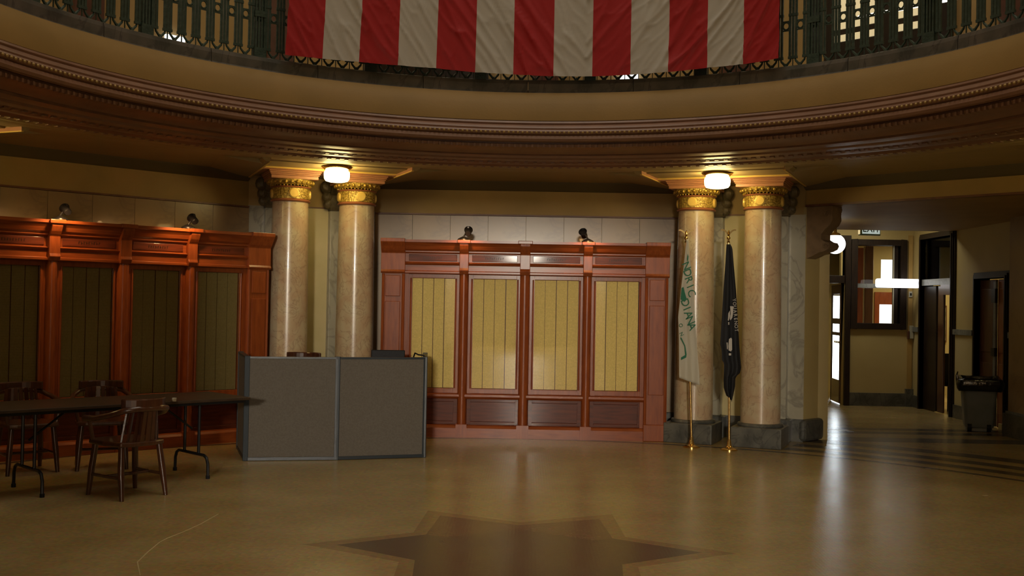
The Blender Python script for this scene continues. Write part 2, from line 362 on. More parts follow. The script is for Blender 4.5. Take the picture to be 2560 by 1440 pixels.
for a in range(8):
    ringband(5.86, 5.95, RD(45*a-22.5), RD(45*a+22.5), 0.0010, 'inlayband', 'floor_band')
# bands across the opening of the vestibule
for r0, r1 in ((6.16, 6.36), (6.56, 6.80), (7.05, 7.35)):
    ringband(r0, r1, RD(29), RD(62), 0.0010, 'inlayband', 'floor_band', 24)
for y0, y1 in ((13.20, 13.62), (14.05, 14.32), (14.48, 14.74)):
    inlay([(3.79, y0), (6.58, y0), (6.58, y1), (3.79, y1)], 0.0010, 'inlayband', 'floor_band')

crk = [(-2.25, 7.96), (-2.27, 7.6), (-2.31, 7.32), (-2.35, 7.13), (-2.36, 7.01), (-2.34, 6.73), (-2.31, 6.47), (-2.18, 6.16)]
cb_ = MB()
cb_.tube([(x, y, 0.0) for x, y in crk], [0.003, 0.004, 0.003, 0.005, 0.003, 0.005, 0.004, 0.002], 4)
cb_.v = [(x, y, min(max(z, -0.001), 0.0015)) for x, y, z in cb_.v]
cb_.build('pale_floor_crack', 'palecrack', floor, recalc=False)
# ---- walls of the rotunda
def baywall(name, a, marble_=True):
    T = struct(name, bay(a, 0, 0), RD(-a))
    b = MB(); b.box(-HW-0.16, HW+0.16, RW+0.02, RW+0.25, 0, ZC+0.1); b.build('wall_core', 'frieze', T)
    n = 8; ws = 2*HW/n
    slab = MB().box(-ws/2+0.002, ws/2-0.002, -0.02, 0.021, 0, 2.46).build('marble_slab', 'wallmarble', T)
    slab.location = (-HW + ws/2, RW, 0.27)
    for i in range(1, n): copypart(slab, T, (-HW + ws*(i+.5), RW, 0.27))
    MB().box(-HW, HW, RW-0.05, RW+0.03, 0, 0.27).build('baseboard', 'plinth', T, bevel=0.01)
    MB().box(-HW, HW, RW-0.025, RW+0.03, 2.735, 2.755).build('string_moulding', 'darkpink', T)
    crown(T, -HW, HW, RW+0.02)
    return T
def crown(T, x0, x1, r):
    p = [(r, ZC), (r-0.13, ZC), (r-0.12, ZC-0.02), (r-0.07, ZC-0.05), (r-0.04, ZC-0.09), (r-0.02, ZC-0.10), (r, ZC-0.11)]
    MB().extr(p, x0, x1, 'x').build('crown_moulding', 'crown', T, smooth=True)
names = {0: 'wall_north', -45: 'wall_northwest', -90: 'wall_west', -135: 'wall_southwest', 90: 'wall_east', 135: 'wall_southeast'}
for a, n in names.items(): baywall(n, a)

# a carved console: S-shaped profile in (out, z), z measured down from its top
SC_P = [(0, 0), (0.42, 0), (0.43, -0.04), (0.41, -0.09), (0.42, -0.17), (0.38, -0.23), (0.30, -0.28), (0.24, -0.34), (0.24, -0.40), (0.30, -0.43), (0.36, -0.44),
        (0.385, -0.48), (0.36, -0.52), (0.29, -0.545), (0.20, -0.56), (0.10, -0.60), (0.0, -0.63)]
def console(T, s0, r0, r1, ztop, side=1, k=1.0, mt='brackmarble', name='console_bracket'):
    b = MB(); b.extr([(s0 + side*x*k, ztop + z) for x, z in SC_P], r0, r1, 'y')
    # two raised volutes on each cheek
    for (vx, vz, vr) in ((0.32, -0.48, 0.045), (0.34, -0.10, 0.06)):
        for rr in (r0-0.012, r1+0.012):
            pts = [(s0 + side*(vx*k + vr*k*(1-t/14)*cos(t*0.75)), rr, ztop + vz + vr*k*(1-t/14)*sin(t*0.75)) for t in range(13)]
            b.tube(pts, 0.012*k, 6)
    o = b.build(name, mt, T, smooth=True); return o

def pier(name, a, columns=True):
    T = struct(name, bay(a, 0, 0), RD(-a))
    MB().box(-HP, HP, RP+0.02, RP+0.3, 0, ZC+0.1).build('wall_core', 'frieze', T)
    MB().box(-0.2, 0.2, RP-0.01, RP+0.03, 0.27, 2.767).build('wall_panel', 'panelcream', T)
    for s in (-1, 1):
        MB().box(min(s*0.6, s*HP), max(s*0.6, s*HP), RP-0.01, RP+0.03, 0.27, 2.767).build('marble_slab', 'pilmarble', T)
        # pilaster behind each column
        MB().box(s*0.40-0.21, s*0.40+0.21, RP-0.13, RP+0.02, 0.27, 2.74).build('pilaster_shaft', 'pilmarble', T, bevel=0.012)
        cp = MB()
        cp.extr([(RP, 2.74), (RP-0.15, 2.74), (RP-0.17, 2.77), (RP-0.15, 2.80), (RP-0.15, 2.93), (RP-0.2, 2.97), (RP-0.25, 3.03), (RP-0.25, ZC+0.04), (RP, ZC+0.04)],
                s*0.40-0.215, s*0.40+0.215, 'x')
        for e in (-1, 1):
            for (zz, ww) in ((2.79, 0.03), (2.88, 0.05), (3.0, 0.08)):
                cp.ball((s*0.40 + e*(0.215+ww*0.5), RP-0.1, zz+0.03), 0.055+ww*0.35, 8, 6)
        cp.build('pilaster_capital', 'capdark', T, smooth=True)
        MB().box(s*0.40-0.27, s*0.40+0.27, RP-0.2, RP+0.02, 0, 0.27).build('pilaster_base', 'plinth', T, bevel=0.012)
    MB().box(-HP, HP, RP-0.04, RP+0.03, 0, 0.27).build('baseboard', 'plinth', T)
    MB().box(-0.2, 0.2, RP-0.02, RP+0.03, 2.767, 2.785).build('string_moulding', 'darkpink', T)
    # salmon entablature face above the columns with a gilt edge
    return T
pnames = {-22.5: 'wall_north_northwest', 22.5: 'wall_north_northeast', -67.5: 'wall_west_northwest', 67.5: 'wall_east_northeast',
          -112.5: 'wall_west_southwest', 112.5: 'wall_east_southeast', -157.5: 'wall_south_southwest', 157.5: 'wall_south_southeast'}
PT = {a: pier(n, a) for a, n in pnames.items()}

# ---- ceiling of the ambulatory: a flat sheet per bay and a raised coffer over each pair of columns
ceil = struct('ceiling')
R0, TC = 5.60, 0.80
off = asin(TC/R0)
for k in range(8):
    a = RD(45*k); a0, a1 = a - RD(22.5) + off, a + RD(22.5) - off
    n = 10; arc = [(R0*sin(a0+(a1-a0)*i/n), CY + R0*cos(a0+(a1-a0)*i/n)) for i in range(n+1)]
    def pp(ap, t, r): v = bay(ap, t, r); return (v.x, v.y)
    out = [pp(45*k+22.5, -TC, 7.2), pp(45*k, 1.9, 7.1), pp(45*k, -1.9, 7.1), pp(45*k-22.5, TC, 7.2)]
    MB().prism(arc + out, ZC, ZC+0.12).build('ceiling_panel', 'ceil', ceil)
    ap = 45*k + 22.5
    Tm = Matrix.Translation(bay(ap, 0, 0)) @ Matrix.Rotation(RD(-ap), 4, 'Z')
    MB().box(-TC-0.06, TC+0.06, R0-0.06, 7.1, ZC-0.028, ZC+0.05, Tm).build('ceiling_coffer', 'ceil', ceil)
    g = MB()
    for q in (-1, 1):
        g.box(min(q*(TC-0.006), q*TC), max(q*(TC-0.006), q*TC), R0-0.27, 7.1, ZC-0.062, ZC-0.02, Tm)
    g.build('coffer_side', 'impost', ceil)
    for q in (-1, 1):
        MB().extr([(q*TC, ZC+0.01), (q*TC, ZC-0.062), (q*(TC+0.05), ZC-0.062), (q*(TC+0.5), ZC-0.001), (q*(TC+0.5), ZC+0.01)], R0-0.03, 6.9, 'y', Tm).build('coffer_slope', 'ceil', ceil)
        MB().extr([(q*TC, ZC+0.01), (q*TC, ZC-0.062), (q*(TC+0.05), ZC-0.062), (q*(TC+0.09), ZC-0.03), (q*(TC+0.09), ZC+0.01)], R0-0.27, R0-0.03, 'y', Tm).build('coffer_slope', 'ceil', ceil)
    g = MB()
    for q in (-1, 1): g.box(min(q*(TC-0.012), q*(TC+0.012)), max(q*(TC-0.012), q*(TC+0.012)), R0-0.275, 7.05, ZC-0.068, ZC-0.058, Tm)
    g.box(-TC, TC, 6.00, 6.02, ZC-0.045, ZC-0.027, Tm)
    g.build('coffer_gilt_edge', 'goldplain', ceil)
    MB().extr([(6.02, ZC-0.035), (6.02, ZC-0.052), (6.04, ZC-0.058), (6.4, ZC-0.058), (6.4, ZC-0.035)], -TC, TC, 'x', Tm).build('coffer_back_moulding', 'impost', ceil)

# ---- the round cornice under the gallery
def ringmesh(name, prof, mt, parent=None, n=160, smooth=True):
    b = MB(); b.lathe(prof, n, c=(0, CY)); o = b.build(name, mt, parent, smooth=smooth)
    if not parent: o['kind'] = 'structure'
    return o
def torus(r, z, q): return [(r + q*cos(t), z + q*sin(t)) for t in [2*pi*i/8 for i in range(9)]]
t1 = ringmesh('trim_1', [(4.30, 3.80), (4.125, 3.80), (4.115, 3.785), (4.06, 3.74), (4.02, 3.66), (3.985, 3.56), (3.975, 3.485), (4.1, 3.47)], 'ochre')
t2 = ringmesh('trim_2', [(4.2, 3.475), (3.955, 3.475), (3.945, 3.455), (3.955, 3.44), (3.93, 3.425), (3.915, 3.40), (3.92, 3.385), (3.885, 3.375), (3.875, 3.36), (3.885, 3.335),
                         (3.905, 3.325), (3.885, 3.315), (3.875, 3.285), (3.885, 3.262), (3.915, 3.255)], 'pink')
ringmesh('groove', [(3.915, 3.256), (3.965, 3.262), (3.97, 3.245), (3.945, 3.238)], 'darkpink', t2)
ringmesh('cornice_underside', [(3.945, 3.238), (3.955, 3.215), (4.0, 3.20), (4.06, 3.198), (4.12, 3.175), (4.14, 3.165)], 'pink', t2)
ringmesh('groove', [(4.14, 3.166), (4.19, 3.185), (4.24, 3.185), (4.25, 3.165)], 'darkpink', t2)
ringmesh('cornice_underside', [(4.25, 3.165), (4.36, 3.155), (4.44, 3.17), (4.46, 3.15), (4.56, 3.145), (4.62, 3.165), (4.7, 3.14), (4.80, 3.14), (4.84, 3.165), (4.93, 3.165), (4.97, 3.14)], 'pink', t2)
t3 = ringmesh('trim_3', [(4.97, 3.14), (5.02, 3.135), (5.06, 3.16), (5.12, 3.145), (5.18, 3.14), (5.22, 3.165), (5.27, 3.15), (5.36, 3.145), (5.40, 3.15), (5.52, 3.15), (5.53, 3.16)], 'ceil')
ringmesh('groove', [(5.53, 3.16), (5.54, 3.185), (5.58, 3.185), (5.60, 3.17)], 'darkpink', t3)
# string of beads and rows of small leaves, too many to count
bead = MB()
NB = 520
for i in range(NB):
    a = 2*pi*i/NB; bead.ball((3.872*sin(a), CY + 3.872*cos(a), 3.348), 0.0135, 6, 4)
o = bead.build('bead_string', 'beadgold', t2, smooth=True, kind='stuff', recalc=False)
lf = MB()
for (r, z, n, h, q, nm) in ((3.945, 3.222, 420, 0.03, 0.015, 0), (4.67, 3.152, 300, 0.02, 0.03, 1), (5.0, 3.142, 330, 0.02, 0.025, 2)):
    for i in range(n):
        a = 2*pi*i/n; T = Matrix.Translation((r*sin(a), CY + r*cos(a), z)) @ Matrix.Rotation(-a, 4, 'Z')
        lf.box(-q, q*0.4, -q, q, -h/2, h/2, T)
lf.build('leaf_ornament', 'beadgold' if 0 else 'pink', t2, kind='stuff', recalc=False)
# stone curb in blocks
curb = struct('trim_4')
NK = 24
prof = [(4.55, 3.945), (4.20, 3.945), (4.175, 3.935), (4.165, 3.90), (4.165, 3.82), (4.15, 3.80), (4.13, 3.79), (4.55, 3.79)]
kb = MB(); kb.lathe(prof, 10, RD(0.04), RD(15-0.04)); kb.f += [tuple(range(8)), tuple(range(80, 88))]
k0 = kb.build('curb_block', 'curb', curb, smooth=False); k0.location = (0, CY, 0)
for i in range(1, NK): copypart(k0, curb, (0, CY, 0), (0, 0, -RD(15*i)))

# ---- upper gallery: floor, walls, ceiling, dome drum
gf = MB(); gf.lathe([(4.5, 3.9), (7.9, 3.9), (7.9, 3.6), (4.3, 3.6)], 64, c=(0, CY)); gf = gf.build('trim_5', 'ceil'); gf['kind'] = 'structure'
gw = struct('wall_gallery')
for k in range(8):
    a = 45*k; Tm = Matrix.Translation(bay(a, 0, 0)) @ Matrix.Rotation(RD(-a), 4, 'Z')
    MB().box(-3.2, 3.2, 7.7, 7.85, 3.8, 7.2, Tm).build('gallery_wall', 'gwall', gw)
    if k in (3, 4, 5): continue
    MB().box(-2.2, -0.55, 7.6, 7.72, 3.9, 6.2, Tm).build('gallery_door_frame', 'casing', gw)
    g = MB()
    for x0, x1 in ((-2.05, -1.45), (-1.3, -0.7)):
        g.box(x0, x1, 7.57, 7.6, 5.20, 5.6, Tm); g.box(x0, x1, 7.57, 7.6, 5.04, 5.12, Tm); g.box(x0+0.2, x0+0.5, 7.57, 7.6, 4.62, 4.635, Tm)
    g.box(-2.05, -0.7, 7.57, 7.6, 5.72, 6.05, Tm)
    g.build('gallery_door_glass', 'galleryglass', gw)
    for x0, x1 in ((0.05, 0.4), (2.6, 3.0)):
        MB().box(x0, x1, 7.5, 7.72, 3.9, 7.0, Tm).build('gallery_pilaster', 'stone_dim', gw)
    if k in (0, 1, 7):
        MB().box(1.25, 1.50, 7.64, 7.7, 4.5, 4.9, Tm).build('gallery_window', 'brightglass', gw)
        MB().box(-1.2, 0.0, 6.6, 6.68, 5.02, 5.035, Tm).build('gallery_light', 'screenlight', gw)
gc = MB(); gc.lathe([(4.25, 7.2), (8.3, 7.2), (8.3, 7.35), (4.25, 7.35)], 64, c=(0, CY)); gc = gc.build('ceiling_gallery', 'ceil'); gc['kind'] = 'structure'
dr = MB(); dr.lathe([(4.25, 7.2), (4.15, 7.25), (4.15, 7.6), (4.3, 7.7), (4.3, 11.5), (3.8, 12.9), (3.4, 13.0)], 64, c=(0, CY)); dr = dr.build('wall_drum', 'ochre', smooth=True); dr['kind'] = 'structure'
dm = MB(); dm.lathe([(3.5, 13.0), (0.01, 13.05)], 48, c=(0, CY)); dm = dm.build('ceiling_dome', 'ochre'); dm['kind'] = 'structure'

# ---- unseen passage behind the camera, added to narrow the entrance light
pas = struct('wall_south')
for s in (-1, 1):
    MB().box(min(s*2.6, s*2.8), max(s*2.6, s*2.8), -16.2, -0.35, 0, 4.25).build('passage_wall', 'frieze', pas)
MB().box(-2.8, 2.8, -16.2, -0.1, 4.2, 4.3).build('passage_ceiling', 'ceil', pas)
MB().box(-2.8, 2.8, -16.3, -16.15, 0, 4.3).build('passage_end', 'casing', pas)
for s in (-1, 1): MB().box(min(s*1.94, s*2.8), max(s*1.94, s*2.8), -0.45, CY-RW-0.02+0.0, 0, ZC+0.1).build('passage_jamb', 'cream', pas)

# ---- vestibule through the northeast opening
vt = struct('wall_vestibule', label='olive cream vestibule walls with grey marble base and chair rail')
Tn = Matrix.Translation(bay(45, 0, 0)) @ Matrix.Rotation(RD(-45), 4, 'Z')
hd = MB(); hd.box(-HW, HW, RW, RW+0.06, 2.86, ZC+0.05, Tn); hd.build('header_beam', 'frieze', vt)
TB = struct('trim_6', bay(45, 0, 0), RD(-45)); crown(TB, -HW, HW, RW)
MB().box(-HW, HW, RW-0.015, RW+0.02, 2.86, 2.885).build('header_moulding', 'darkpink', TB)
# level soffit from the opening to y = 16.6
P = [tuple(bay(45, -HW, RW+0.05)[:2]), tuple(bay(45, HW, RW+0.05)[:2]), (6.75, 10.4), (6.75, 16.6), (3.6, 16.6), (3.6, 13.4)]
MB().prism(P, 2.86, 2.95).build('soffit', 'frieze', vt)
MB().box(3.4, 9.6, 16.6, 22.5, 3.3, 3.4).build('ceiling_vestibule', 'ceil', None)['kind'] = 'structure'
MB().box(6.75, 9.6, 10.0, 16.6, 3.3, 3.4).build('office_ceiling', 'ceil', vt)
MB().box(3.6, 6.75, 16.58, 16.62, 2.86, 3.35).build('soffit_riser', 'frieze', vt)
# jambs
for s in (-1, 1):
    x0, x1 = (-HW-0.2, -HW) if s < 0 else (HW, HW+0.2)
    jm = MB(); jm.box(x0, x1, RW+0.01, RW+0.46, 0.27, 2.86, Tn); jm.build('opening_jamb', 'cream', vt)
    jb = MB(); jb.box(x0 - (0.0 if s < 0 else 0.05), x1 + (0.05 if s < 0 else 0.0), RW-0.05, RW+0.5, 0, 0.27, Tn); jb.build('jamb_base', 'plinth', vt, bevel=0.04)
console(TB, -HW, RW+0.02, RW+0.24, 2.86, 1, 0.82)
console(TB, HW, RW+0.02, RW+0.24, 2.86, -1, 0.82)
# left wall of the vestibule, right wall x = 6.6 with two doorways, far wall y = 18.2
MB().box(3.5, 3.78, 13.3, 18.2, 0, 3.3).build('side_wall', 'cream', vt)
XW = 6.6
def wseg(y0, y1, z0, z1, mt='cream', nm='side_wall', x0=XW, x1=XW+0.16): return MB().box(x0, x1, y0, y1, z0, z1).build(nm, mt, vt)
D2 = (14.66, 15.64, 2.10); D1 = (16.52, 17.80, 2.80)
wseg(10.35, D2[0], 0, 3.3); wseg(D2[0], D2[1], D2[2], 3.3); wseg(D2[1], D1[0], 0, 3.3); wseg(D1[0], D1[1], D1[2], 3.3); wseg(D1[1], 18.36, 0, 3.3)
for y0, y1 in ((D2[1]+0.09, D1[0]-0.09), (D1[1]+0.09, 18.2), (14.12, D2[0]-0.09)):
    wseg(y0, y1, 0, 0.2, 'plinth', 'wall_base', XW-0.035, XW+0.01)
    wseg(y0, y1, 0.2, 1.28, 'wains', 'wainscot', XW-0.012, XW+0.01)
    wseg(y0, y1, 1.27, 1.35, 'rail', 'chair_rail', XW-0.05, XW+0.01)
# marble pilaster at the near end of the right wall
wseg(12.6, 14.1, 0.30, 3.3, 'wallmarble', 'side_pilaster', 6.36, XW+0.02)
wseg(12.55, 14.15, 0, 0.30, 'plinth', 'pilaster_base', 6.31, XW+0.02)
wseg(12.55, 14.12, 0.30, 0.33, 'rail', 'pilaster_base_moulding', 6.335, XW+0.02)
# far wall with window opening and exterior doorway
YW = 18.2
WX0, WX1, WZ0, WZ1 = 5.62, 6.36, 1.40, 2.72
def fseg(x0, x1, z0, z1, mt='cream', nm='far_wall', y0=YW, y1=YW+0.14): return MB().box(x0, x1, y0, y1, z0, z1).build(nm, mt, vt)
EX0, EX1 = 4.55, 5.42
fseg(3.5, EX0, 0, 3.4); fseg(EX0, EX1, 2.80, 3.4); fseg(EX1, WX0, 0, 3.4); fseg(WX0, WX1, 0, WZ0); fseg(WX0, WX1, WZ1, 3.4); fseg(WX1, 6.62, 0, 3.4)
fseg(EX1+0.09, 6.60, 0, 0.22, 'plinth', 'wall_base', YW-0.04, YW+0.01)
fseg(6.49, 6.56, 0.22, 2.9, 'frieze', 'corner_pilaster', YW-0.03, YW+0.01)
fseg(6.46, 6.59, 0, 0.30, 'plinth', 'corner_base', YW-0.06, YW+0.01)
# window_1: interior window with dark casing
W1 = struct('window_1')
def frame(T, x0, x1, z0, z1, wd, y0, y1, mt, nm='window_frame'):
    b = MB(); b.box(x0-wd, x0, y0, y1, z0-wd, z1+wd); b.box(x1, x1+wd, y0, y1, z0-wd, z1+wd); b.box(x0, x1, y0, y1, z0-wd, z0); b.box(x0, x1, y0, y1, z1, z1+wd)
    return b.build(nm, mt, T, bevel=0.006)
frame(W1, WX0, WX1, WZ0, WZ1, 0.10, YW-0.06, YW+0.18, 'casing')
MB().box(WX0, WX1, YW+0.05, YW+0.058, WZ0, WZ1).build('window_pane', 'glass', W1)
b = MB(); b.box(WX0, WX1, YW+0.02, YW+0.09, 2.00, 2.07); b.build('window_bar', 'rail', W1)
MB().box(WX1-0.10, WX1-0.03, YW+0.02, YW+0.10, WZ0, WZ1).build('window_mullion', 'casing', W1)
MB().box(WX1-0.115, WX1-0.10, YW+0.00, YW+0.03, WZ0, WZ1).build('window_bead', 'switch', W1)
# door_1: exterior double door with transom, one leaf open
DR = struct('door_1')
b = MB(); b.box(EX1, EX1+0.09, YW-0.07, YW+0.2, 0, 2.88); b.box(EX0-0.09, EX0, YW-0.07, YW+0.2, 0, 2.88); b.box(EX0, EX1, YW-0.07, YW+0.2, 2.80, 2.88); b.box(EX0, EX1, YW-0.03, YW+0.15, 2.07, 2.20)
b.build('door_frame', 'casing', DR, bevel=0.006)
MB().box(EX0, EX1, YW+0.05, YW+0.058, 2.20, 2.80).build('transom_pane', 'glass', DR)
MB().box(EX1-0.06, EX1-0.035, YW+0.0, YW+0.1, 2.20, 2.80).build('transom_bead', 'yellowbox', DR)
def leaf(name, parent, hinge, ang, wd, z1, mt='browndoor', glass=True):
    o = bpy.data.objects.new(name, None); COL.objects.link(o); o.parent = parent; o.location = hinge; o.rotation_euler = (0, 0, ang)
    b = MB(); b.box(0, 0.09, -0.009, 0.009, 0, z1); b.box(wd-0.09, wd, -0.009, 0.009, 0, z1); b.box(0.09, wd-0.09, -0.009, 0.009, z1-0.16, z1)
    b.box(0.09, wd-0.09, -0.009, 0.009, 1.16, 1.22); b.box(0.09, wd-0.09, -0.009, 0.009, 1.36, 1.46)
    MB().box(0.09, wd-0.09, -0.008, 0.008, 0, 0.40).build('kick_plate', 'kick', o)
    b.build('leaf_frame', mt, o, bevel=0.005)
    for q0, q1 in ((0.40, 1.16), (1.22, 1.36), (1.46, z1-0.16)): MB().box(0.09, wd-0.09, -0.002, 0.002, q0, q1).build('leaf_pane', 'leafglass', o)
    MB().box(0.12, wd-0.05, -0.06, -0.035, 1.02, 1.06).build('push_bar', 'brass', o)
    return o
leaf('door_leaf', DR, (EX1+0.0, YW+0.17, 0.01), RD(85), 0.82, 2.04)
# outdoor lobby beyond the exterior door: left wall and door step
MB().box(4.3, 4.5, YW+0.14, 20.1, 0, 3.4).build('lobby_wall', 'cream', vt)
MB().box(4.5, 5.74, 20.0, 20.1, 0, 3.4).build('lobby_wall', 'cream', vt)
MB().box(5.74, 6.06, 20.0, 20.1, 1.88, 3.4).build('lobby_wall', 'cream', vt)
MB().prism([(5.56, YW+0.14), (5.62, YW+0.14), (6.40, 21.1), (6.34, 21.1)], 0, 3.4).build('lobby_wall', 'cream', vt)
MB().box(4.3, 6.2, YW+0.14, 20.1, 3.3, 3.4).build('lobby_ceiling', 'ceil', vt)

# ---- rooms seen through window_1 and door_2
of = struct('wall_office', label='bright yellow office walls')
MB().box(6.3, 6.86, 21.0, 21.1, 0, 3.3).build('office_wall', 'cream', of)
MB().box(7.35, 9.6, 21.0, 21.1, 0, 3.3).build('office_wall', 'cream', of)
MB().box(6.86, 7.35, 21.0, 21.1, 2.62, 3.3).build('office_wall', 'cream', of)
MB().box(6.86, 7.35, 21.0, 21.1, 1.98, 2.24).build('office_wall', 'cream', of)
MB().box(6.86, 6.96, 21.0, 21.1, 2.24, 2.62).build('office_wall', 'cream', of)
MB().box(9.45, 9.6, 10.0, 21.1, 0, 3.3).build('office_wall', 'cream', of)
MB().box(6.75, 9.6, 14.4, 14.5, 0, 3.3).build('office_wall', 'cream', of)
D3 = struct('door_3')
b = MB(); b.box(6.84, 6.93, 20.97, 21.05, 0, 1.98); b.box(7.30, 7.4, 20.97, 21.05, 0, 1.98); b.box(6.93, 7.30, 20.97, 21.05, 1.74, 1.98); b.box(6.93, 7.3, 20.97, 21.05, 0, 0.9)
b.build('door_frame', 'reddoor', D3)
MB().box(6.93, 7.3, 21.0, 21.01, 0.9, 1.74).build('door_pane', 'brightglass', D3)
MB().box(6.96, 7.35, 21.02, 21.04, 2.24, 2.62).build('office_window_pane', 'brightglass', of)
tag(MB().box(5.98, 6.13, 19.45, 19.52, 0.0, 2.75).build('folded_door', 'reddoor'), 'orange brown door leaf seen through the vestibule window', 'door')
tag(MB().box(6.15, 6.29, 19.38, 19.52, 0.0, 2.78).build('door_post', 'browndoor', bevel=0.01), 'dark brown door post behind the vestibule window', 'post')
# door_2: tall doorway in the right wall, with transom; dark leaf half shut
def sidecasing(T, y0, y1, z1, wd=0.09):
    b = MB()
    for k, (q, dx) in enumerate(((wd, 0.03), (wd*0.65, 0.05), (wd*0.3, 0.065))):
        b.box(XW-dx, XW+0.17, y0-q, y0, 0, z1+q); b.box(XW-dx, XW+0.17, y1, y1+q, 0, z1+q); b.box(XW-dx, XW+0.17, y0, y1, z1, z1+q)
    return b.build('door_frame', 'casing', T)
DA = struct('door_2'); sidecasing(DA, D1[0], D1[1], D1[2])
MB().box(XW-0.02, XW+0.12, D1[0], D1[1], 2.04, 2.14).build('transom_bar', 'rail', DA)
MB().box(XW+0.04, XW+0.048, D1[0], D1[1], 2.14, 2.80).build('transom_pane', 'glass', DA)
MB().box(XW+0.02, XW+0.06, 17.28, D1[1], 0.01, 2.03).build('door_leaf', 'casing', DA, bevel=0.01)
MB().box(XW+0.02, XW+0.06, 16.98, 17.20, 0.01, 2.03).build('door_leaf', 'browndoor', DA, bevel=0.01)
MB().box(XW-0.02, XW+0.12, D1[0], 17.0, 1.88, 2.04).build('door_head', 'browndoor', DA)
DB = struct('door_4'); sidecasing(DB, D2[0], D2[1], D2[2])
b = MB(); b.box(XW+0.03, XW+0.07, 15.13, D2[1], 0.01, D2[2]-0.02); b.build('door_leaf', 'browndoor', DB, bevel=0.008)
b = MB(); b.box(XW+0.03, XW+0.07, D2[0], 15.05, 0.01, D2[2]-0.02); b.build('door_leaf', 'reddoor', DB, bevel=0.008)
for y0, y1 in ((15.18, 15.58), (D2[0]+0.06, 14.99)):
    for z0, z1 in ((0.2, 0.9), (1.05, 1.95)):
        MB().box(XW+0.018, XW+0.034, y0, y1, z0, z1).build('door_panel', 'browndoor' if y0 > 15.1 else 'reddoor', DB, bevel=0.008)
MB().box(XW+0.0, XW+0.03, 15.055, 15.125, 0.02, 2.05).build('meeting_strip', 'rail', DB)
b = MB(); b.box(XW-0.02, XW+0.02, 15.03, 15.15, 1.75, 1.95); b.box(XW-0.02, XW+0.02, 15.03, 15.15, 1.0, 1.12); b.build('door_bolt', 'blackmetal', DB)
tag(MB().box(6.55, 6.585, 14.70, 14.82, 0.01, 0.09).build('door_stop', 'yellowbox', bevel=0.004), 'small pale yellow block on the floor beside the bin', 'doorstop')

# ================================================================ THINGS
# ---- columns
def make_column(label):
    T = thing('marble_column', label, 'column')
    MB().box(-0.29, 0.29, -0.29, 0.29, 0, 0.235).build('plinth', 'plinth', T, bevel=0.012)
    MB().lathe([(0.001, 0.235), (0.262, 0.235), (0.268, 0.25), (0.26, 0.268), (0.24, 0.275), (0.001, 0.275)], 40).build('base_ring', 'plinth', T, smooth=True)
    MB().lathe([(0.231 - 0.020*(i/12)**1.6, 0.27 + 2.50*i/12) for i in range(13)], 48).build('shaft', 'colmarble', T, smooth=True)
    MB().lathe([(0.20, 2.765), (0.226, 2.765), (0.236, 2.778), (0.226, 2.792), (0.212, 2.80), (0.2, 2.80)], 40).build('neck_ring', 'neck', T, smooth=True)
    MB().lathe([(0.2, 2.80), (0.219, 2.80), (0.216, 2.86), (0.222, 2.925), (0.2, 2.925)], 40).build('ornament_band', 'goldband', T, smooth=True)
    MB().lathe([(0.2, 2.925), (0.232, 2.925), (0.238, 2.935), (0.23, 2.945), (0.2, 2.945)], 40).build('ring', 'neck', T, smooth=True)
    b = MB()
    for i in range(36): b.ball((0.234*sin(2*pi*i/36), 0.234*cos(2*pi*i/36), 2.953), 0.010, 6, 4)
    b.build('bead_ring', 'gold', T, smooth=True, recalc=False)
    MB().lathe([(0.2, 2.96), (0.235, 2.96), (0.25, 2.975), (0.268, 3.0), (0.272, 3.02), (0.2, 3.02)], 40).build('echinus', 'goldband', T, smooth=True)
    b = MB()
    for i in range(24):
        a = 2*pi*(i+.5)/24; b.ball((0.262*sin(a), 0.262*cos(a), 2.992), 0.021, 8, 6, 1.15)
    b.build('egg_moulding', 'gold', T, smooth=True, recalc=False)
    for i in range(4):
        a = pi/2*i; Tm = Matrix.Rotation(a, 4, 'Z') @ Matrix.Translation((0, -0.221, 2.862)) @ Matrix.Rotation(pi/2, 4, 'X')
        MB().lathe([(0.001, 0.016), (0.048, 0.014), (0.052, 0.006), (0.058, 0.004), (0.058, -0.01)], 24, T=Tm).build('medallion', 'goldplain', T, smooth=True)
    b = MB(); b.box(-0.275, 0.275, -0.275, 0.28, 3.02, 3.058); b.box(-0.285, 0.285, -0.285, 0.28, 3.058, 3.075); b.box(-0.295, 0.295, -0.295, 0.28, 3.075, 3.095)
    b.box(-0.305, 0.305, -0.305, 0.28, 3.095, 3.113)
    b.build('impost_block', 'impost', T, bevel=0.006)
    return T
colpos = [(-22.5, -0.40, 'left column of the left pair, medallion brightly lit'), (-22.5, 0.40, 'right column of the left pair, beside the middle cabinet'),
          (22.5, -0.40, 'left column of the right pair, behind the white flag'), (22.5, 0.40, 'right column of the right pair, beside the opening')]
c0 = None
for a, t, lb in colpos:
    p = bay(a, t, 6.34); L_ = 'round rose marble column with gilded capital, ' + lb
    if c0 is None: c0 = make_column(L_); c0.location = p; c0.rotation_euler = (0, 0, RD(-a)); c0['group'] = 'paired marble columns'
    else: copytree(c0, p, RD(-a), L_, 'paired marble columns')

